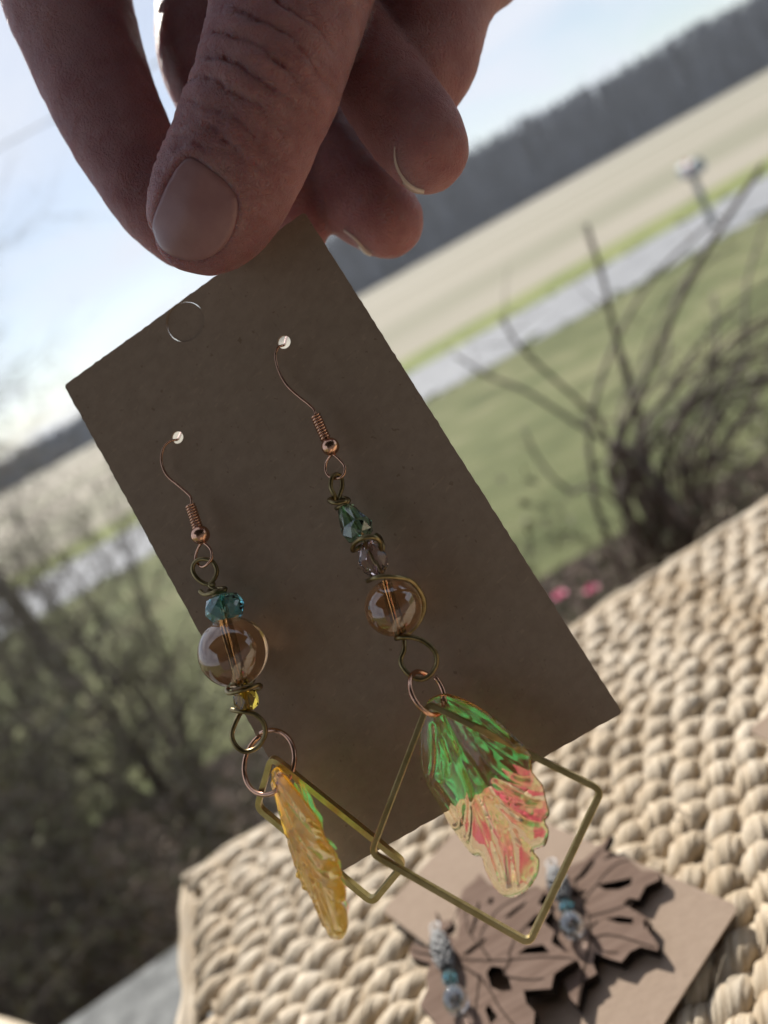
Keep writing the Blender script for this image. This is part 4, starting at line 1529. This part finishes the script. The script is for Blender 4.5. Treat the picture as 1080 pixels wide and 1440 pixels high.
nail_edge([(556, 206), (556, 222), (561, 238), (572, 254), (584, 263), (597, 267)], .0000, .0003, M['nailtip'], .0022)
nail_edge([(484, 322), (496, 331), (506, 341), (513, 349), (522, 356)], .0000, .0003, M['nailtip'], .0028)

# sleeve beyond the wrist, out of the frame
b = MB()
sp = [at(730, -700, .1350), at(800, -810, .1315), at(1000, -1130, .124)]
d_ = (sp[-1] - sp[0]).normalized()
b.tube(crom([sp[0], sp[1], sp[2], sp[2] + d_ * .1, sp[2] + d_ * .22], 5), [.030] + [.0335] * 20, 28)
b.build('sleeve', M['sleeve'], hand)
# ------------------------------------------------------------------ shrubs and plants beyond the porch wall
def grow(b, p, d, L, r, q, depth, droop=.15, leaves=None, sides=4):
    """a twig with side twigs, added to the collector b"""
    n = 4
    pts, rad = [p], [r]
    dd = Vector(d)
    for i in range(n):
        dd = (dd + Vector((q.gauss(0, .16), q.gauss(0, .16), q.gauss(0, .12) - droop * .25))).normalized()
        p = p + dd * (L / n)
        pts.append(p); rad.append(r * (1 - .75 * (i + 1) / n))
    b.tube(pts, rad, sides, caps=False)
    if leaves is not None:
        for _ in range(leaves[2]):
            k = q.randrange(1, n + 1)
            c = pts[k] + Vector((q.gauss(0, 1), q.gauss(0, 1), q.gauss(0, 1))) * .012
            s = q.uniform(*leaves[1])
            u = Vector((q.gauss(0, 1), q.gauss(0, 1), q.gauss(0, 1))).normalized() * s
            w = u.orthogonal().normalized() * s * .45
            leaves[0].add([c - u, c + w, c + u, c - w], [(0, 1, 2, 3)])
    if depth > 0:
        for _ in range(q.randrange(3, 6)):
            k = q.randrange(1, n + 1)
            t = (pts[k] - pts[k - 1]).normalized()
            nd = (t + Vector((q.gauss(0, .6), q.gauss(0, .6), q.gauss(0, .5)))).normalized()
            grow(b, pts[k], nd, L * q.uniform(.4, .7), rad[k] * .75 + .0004, q, depth - 1, droop, leaves, 3)


def shrub(x, y, H, spread, nst, seed, label, mat, leafmat=None, lsize=(.008, .016), nl=2, depth=3, r0=.007, group=None):
    q = random.Random(seed)
    z = ground_z(x, y)
    s = empty('shrub', (x, y, z), label, 'shrub', group)
    o = Vector((x, y, z))
    tw, lv = MB(), MB()
    for k in range(nst):
        a = q.uniform(0, 6.28); t = q.uniform(.15, 1)
        d = Vector((math.cos(a) * spread * t, math.sin(a) * spread * t, H)).normalized()
        base = o + Vector((math.cos(a), math.sin(a), 0)) * q.uniform(0, .09)
        pts, rad = [base], [r0]
        p = base
        dd = Vector((d.x * .4, d.y * .4, 1)).normalized()
        for i in range(6):
            dd = (dd * .75 + d * .3 + Vector((q.gauss(0, .1), q.gauss(0, .1), 0))).normalized()
            p = p + dd * H / 6
            pts.append(p); rad.append(r0 * (1 - .8 * (i + 1) / 6))
        b = MB(); b.tube(pts, rad, 6)
        b.build('stem', mat, s)
        for i in range(1, 7):
            for _ in range(2):
                nd = (dd * .5 + Vector((q.gauss(0, .7), q.gauss(0, .7), q.uniform(-.1, .7)))).normalized()
                grow(tw, pts[i], nd, H * q.uniform(.16, .34), rad[i] * .6 + .0009, q, depth - 1, .1, (lv, lsize, nl) if leafmat else None)
    t_ = tw.build('twigs', mat, s); t_['kind'] = 'stuff'
    if leafmat and lv.v:
        l_ = lv.build('foliage', leafmat, s, smooth=False); l_['kind'] = 'stuff'
    return s


GL = 'shrubs beyond the porch wall'
shrub(-1.70, 2.45, 1.42, .85, 12, 31, 'bare grey twiggy shrub farthest left, its tips reaching up to the field', M['bushtwig'], M['leafg'], nl=1, lsize=(.006, .011), r0=.012, group=GL)
shrub(-1.05, 2.25, 1.28, .85, 12, 32, 'twiggy shrub showing through directly left of the teal bead earring', M['bushtwig'], M['leafg'], nl=1, lsize=(.006, .011), r0=.012, group=GL)
shrub(-1.22, 1.55, .84, .75, 11, 33, 'low olive leaved shrub in front of the grey twiggy ones', M['bushtwig'], M['leafg'], nl=1, r0=.008, group=GL)
shrub(-.70, 1.5, .62, .75, 10, 34, 'dense dark shrub close above the left corner of the woven table', M['bushtwig'], M['leafg'], nl=1, r0=.008, group=GL)
shrub(-1.45, 1.95, 1.12, .8, 11, 36, 'mid height grey twiggy shrub between the taller ones and the low olive one', M['bushtwig'], M['leafg'], nl=1, lsize=(.006, .011), r0=.009, group=GL)
shrub(-1.85, 1.75, .72, .8, 10, 35, 'dark low shrub cut off by the left edge of the picture', M['bushtwig'], M['leafg'], nl=1, r0=.008, group=GL)

# the rose bush on the right: long arching canes from one crowded base
base = at(872, 735, 1.3)
bz = ground_z(base.x, base.y)
rose = empty('rose_bush', (base.x, base.y, bz), 'bare rose bush with long arching canes above the far edge of the woven table', 'bush')
root = Vector((base.x, base.y, bz))
CANES = [([(868, 690), (870, 635), (890, 570), (920, 505), (965, 400), (1020, 310), (1072, 232)], .0105, 1.25, 1.15), ([(845, 730), (836, 680), (828, 615), (840, 550), (870, 470), (920, 390), (1000, 312)], .008, 1.3, 1.45), ([(868, 480), (850, 400), (825, 315)], .0085, 1.33, 1.25), ([(880, 660), (865, 630), (810, 595), (740, 550), (690, 530), (640, 500)], .0075, 1.3, 1.5), ([(850, 610), (820, 570), (765, 520), (725, 480), (705, 445)], .0065, 1.3, 1.2), ([(890, 690), (900, 650), (980, 570), (1040, 540), (1110, 530)], .0095, 1.25, 1.1), ([(900, 640), (940, 560), (990, 520), (1110, 498)], .0075, 1.3, 1.3), ([(1000, 640), (1045, 500), (1050, 400), (1080, 300)], .0065, 1.3, 1.5), ([(960, 660), (1000, 560), (1008, 480), (1004, 412)], .008, 1.35, 1.6), ([(870, 640), (900, 650), (935, 690), (968, 735)], .014, 1.2, 1.15), ([(860, 700), (800, 690), (760, 650), (735, 600)], .006, 1.3, 1.4), ([(900, 600), (935, 520), (945, 450), (985, 380)], .006, 1.35, 1.5), ([(930, 700), (1010, 640), (1060, 560), (1090, 470)], .007, 1.25, 1.2), ([(880, 640), (890, 560), (880, 500)], .006, 1.3, 1.35)]
_q = random.Random(77)
for _k in range(26):
    _x0 = _q.uniform(870, 1010); _y0 = _q.uniform(640, 720); _l = _q.uniform(.5, 1.25); _b = _q.uniform(-.25, 1.0)
    CANES.append(([(_x0, _y0), (_x0 + 25 * _l + 22 * _b, _y0 - 110 * _l), (_x0 + 75 * _l + 60 * _b, _y0 - 205 * _l), (_x0 + 150 * _l + 110 * _b, _y0 - 255 * _l)], _q.uniform(.0028, .0050), 1.2, _q.uniform(1.1, 1.6)))
q = random.Random(9)
tw, lv = MB(), MB()
for pts, r0, d0, d1 in CANES:
    r0 *= .66
    P = [at(x, y, d0 + (d1 - d0) * i / (len(pts) - 1)) for i, (x, y) in enumerate(pts)]
    full = [root + Vector((q.gauss(0, .05), q.gauss(0, .05), 0)), root.lerp(P[0], .6) + Vector((q.gauss(0, .03), q.gauss(0, .03), 0))] + P
    P2 = crom(full, 6)
    b = MB(); b.tube(P2, [r0 * (1.1 - .55 * i / len(P2)) for i in range(len(P2))], 7)
    b.build('cane', M['cane'], rose)
    for k in range(10, len(P2) - 2, 2):
        if q.random() < .7:
            t = (P2[k + 1] - P2[k]).normalized()
            grow(tw, P2[k], (t * .6 + Vector((q.gauss(0, .7), q.gauss(0, .7), q.gauss(.1, .5)))).normalized(), q.uniform(.04, .10), .0013, q, 0, .1, None)
for k in range(60):
    a = q.uniform(0, 6.28); e = q.uniform(.15, 1.2)
    s0 = root + Vector((q.gauss(0, .16), q.gauss(0, .12), q.uniform(.15, .72)))
    grow(tw, s0, Vector((math.cos(a) * math.cos(e), math.sin(a) * math.cos(e), math.sin(e))), q.uniform(.12, .26), q.uniform(.0015, .0035), q, 2, .1, (lv, (.008, .016), 1))
t_ = tw.build('twigs', M['cane'], rose); t_['kind'] = 'stuff'
l_ = lv.build('foliage', M['leafg'], rose, smooth=False); l_['kind'] = 'stuff'
shrub(base.x + .62, base.y + .15, .66, .8, 9, 61, 'low tangled shrub right of the arching rose bush', M['twig'], M['leafg'], nl=2, group=GL)
shrub(base.x - .42, base.y + .2, .42, .7, 8, 62, 'small olive shrub left of the arching rose bush', M['twig'], M['leafg'], nl=2, group=GL)

# pink flowers low behind the table's far edge
fp = at(812, 838, 1.12)
fl = empty('flowering_plant', (fp.x, fp.y, ground_z(fp.x, fp.y)), 'plant with a few pink flowers just over the far table edge', 'plant')
g0 = Vector((fp.x, fp.y, ground_z(fp.x, fp.y)))
for (x, y) in ((788, 838), (833, 830)):
    c = at(x, y, 1.12)
    b = MB(); b.tube(crom([g0, g0.lerp(c, .6) + Vector((0, .02, 0)), c], 4), .0022, 5); b.build('stem', M['leafg'], fl)
    b = MB()
    for ring_, (nn, rr, hh) in enumerate(((7, .012, .003), (5, .0085, .007), (4, .005, .009))):
        for k in range(nn):
            a = 2 * math.pi * (k + .5 * ring_) / nn
            d = Vector((math.cos(a), math.sin(a), 0)); s = Vector((-math.sin(a), math.cos(a), 0)) * rr * .5
            b.add([c, c + d * rr * .6 + s + Vector((0, 0, hh * .6)), c + d * rr + Vector((0, 0, hh)), c + d * rr * .6 - s + Vector((0, 0, hh * .6))], [(0, 1, 2, 3)])
    b.build('flower', M['pink'], fl)

# a bare tree out on the lawn at the left
tp = at(-95, 700, 6.0)
tree = empty('bare_tree', (tp.x, tp.y, ground_z(tp.x, tp.y)), 'bare tree at the left edge, thin twigs against the bright sky', 'tree')
g0 = Vector((tp.x, tp.y, ground_z(tp.x, tp.y)))
q = random.Random(17)
b = MB(); tr_ = [g0, g0 + Vector((.03, 0, 1.0)), g0 + Vector((-.04, 0, 2.2)), g0 + Vector((.06, 0, 3.6)), g0 + Vector((.05, 0, 4.9))]
b.tube(crom(tr_, 5), [.10 * (1 - .9 * i / 20) for i in range(21)], 8); b.build('trunk', M['bushtwig'], tree)
b = MB()
for k in range(26):
    t = q.uniform(.25, 1)
    p = g0 + Vector((0, 0, 4.9 * t)); a = q.uniform(0, 6.28); e = q.uniform(.3, 1.1)
    grow(b, p, Vector((math.cos(a) * math.cos(e), math.sin(a) * math.cos(e), math.sin(e))), 1.5 * (1.3 - t * .7), .022, q, 3, 0, None)
t_ = b.build('crown', M['bushtwig'], tree); t_['kind'] = 'stuff'

# dry leaves and seed heads caught on the mulch
b = MB()
for k in range(260):
    x, y = q.uniform(-2.6, 1.4), q.uniform(.75, 3.0)
    c = Vector((x, y, ground_z(x, y) + q.uniform(.012, .03)))
    s = q.uniform(.015, .035); a = q.uniform(0, 6.28)
    u = Vector((math.cos(a), math.sin(a), q.uniform(-.4, .4))) * s; w = Vector((-math.sin(a), math.cos(a), q.uniform(-.5, .5))) * s * .5
    b.add([c - u, c + w, c + u + Vector((0, 0, s * .3)), c - w], [(0, 1, 2), (0, 2, 3)])
tag(b.build('leaf_litter', M['leafdead'], smooth=False), 'dry pale leaves scattered on the dark mulch bed', 'leaves', kind='stuff')

# ------------------------------------------------------------------ rattan armchair at the lower left, only a sliver of its arm in view
ca = at(-30, 1470, .40); cb2 = at(60, 1500, .42)
ad = (cb2 - ca); ad.z = 0; ad.normalize()
chair = empty('rattan_armchair', (ca.x, ca.y - .2, -.9), 'pale armchair at the lower left corner, only its arm edge in view', 'chair')
b = MB(); b.tube(crom([at(-420, 1430, .46), at(-120, 1452, .42), at(-40, 1462, .40), at(20, 1479, .39), at(58, 1503, .385), at(70, 1550, .38), at(40, 1640, .37), at(-120, 1720, .36)], 6), .0120, 14); b.build('arm', M['rattan'], chair)
for dx, dy in ((-.2, -.27), (.10, -.24)):
    p = at(-420, 1430, .46) if dx < 0 else at(40, 1640, .37)
    b = MB(); b.tube([(p.x, p.y, -.9), (p.x, p.y, p.z)], .0115, 10); b.build('leg', M['rattan'], chair)
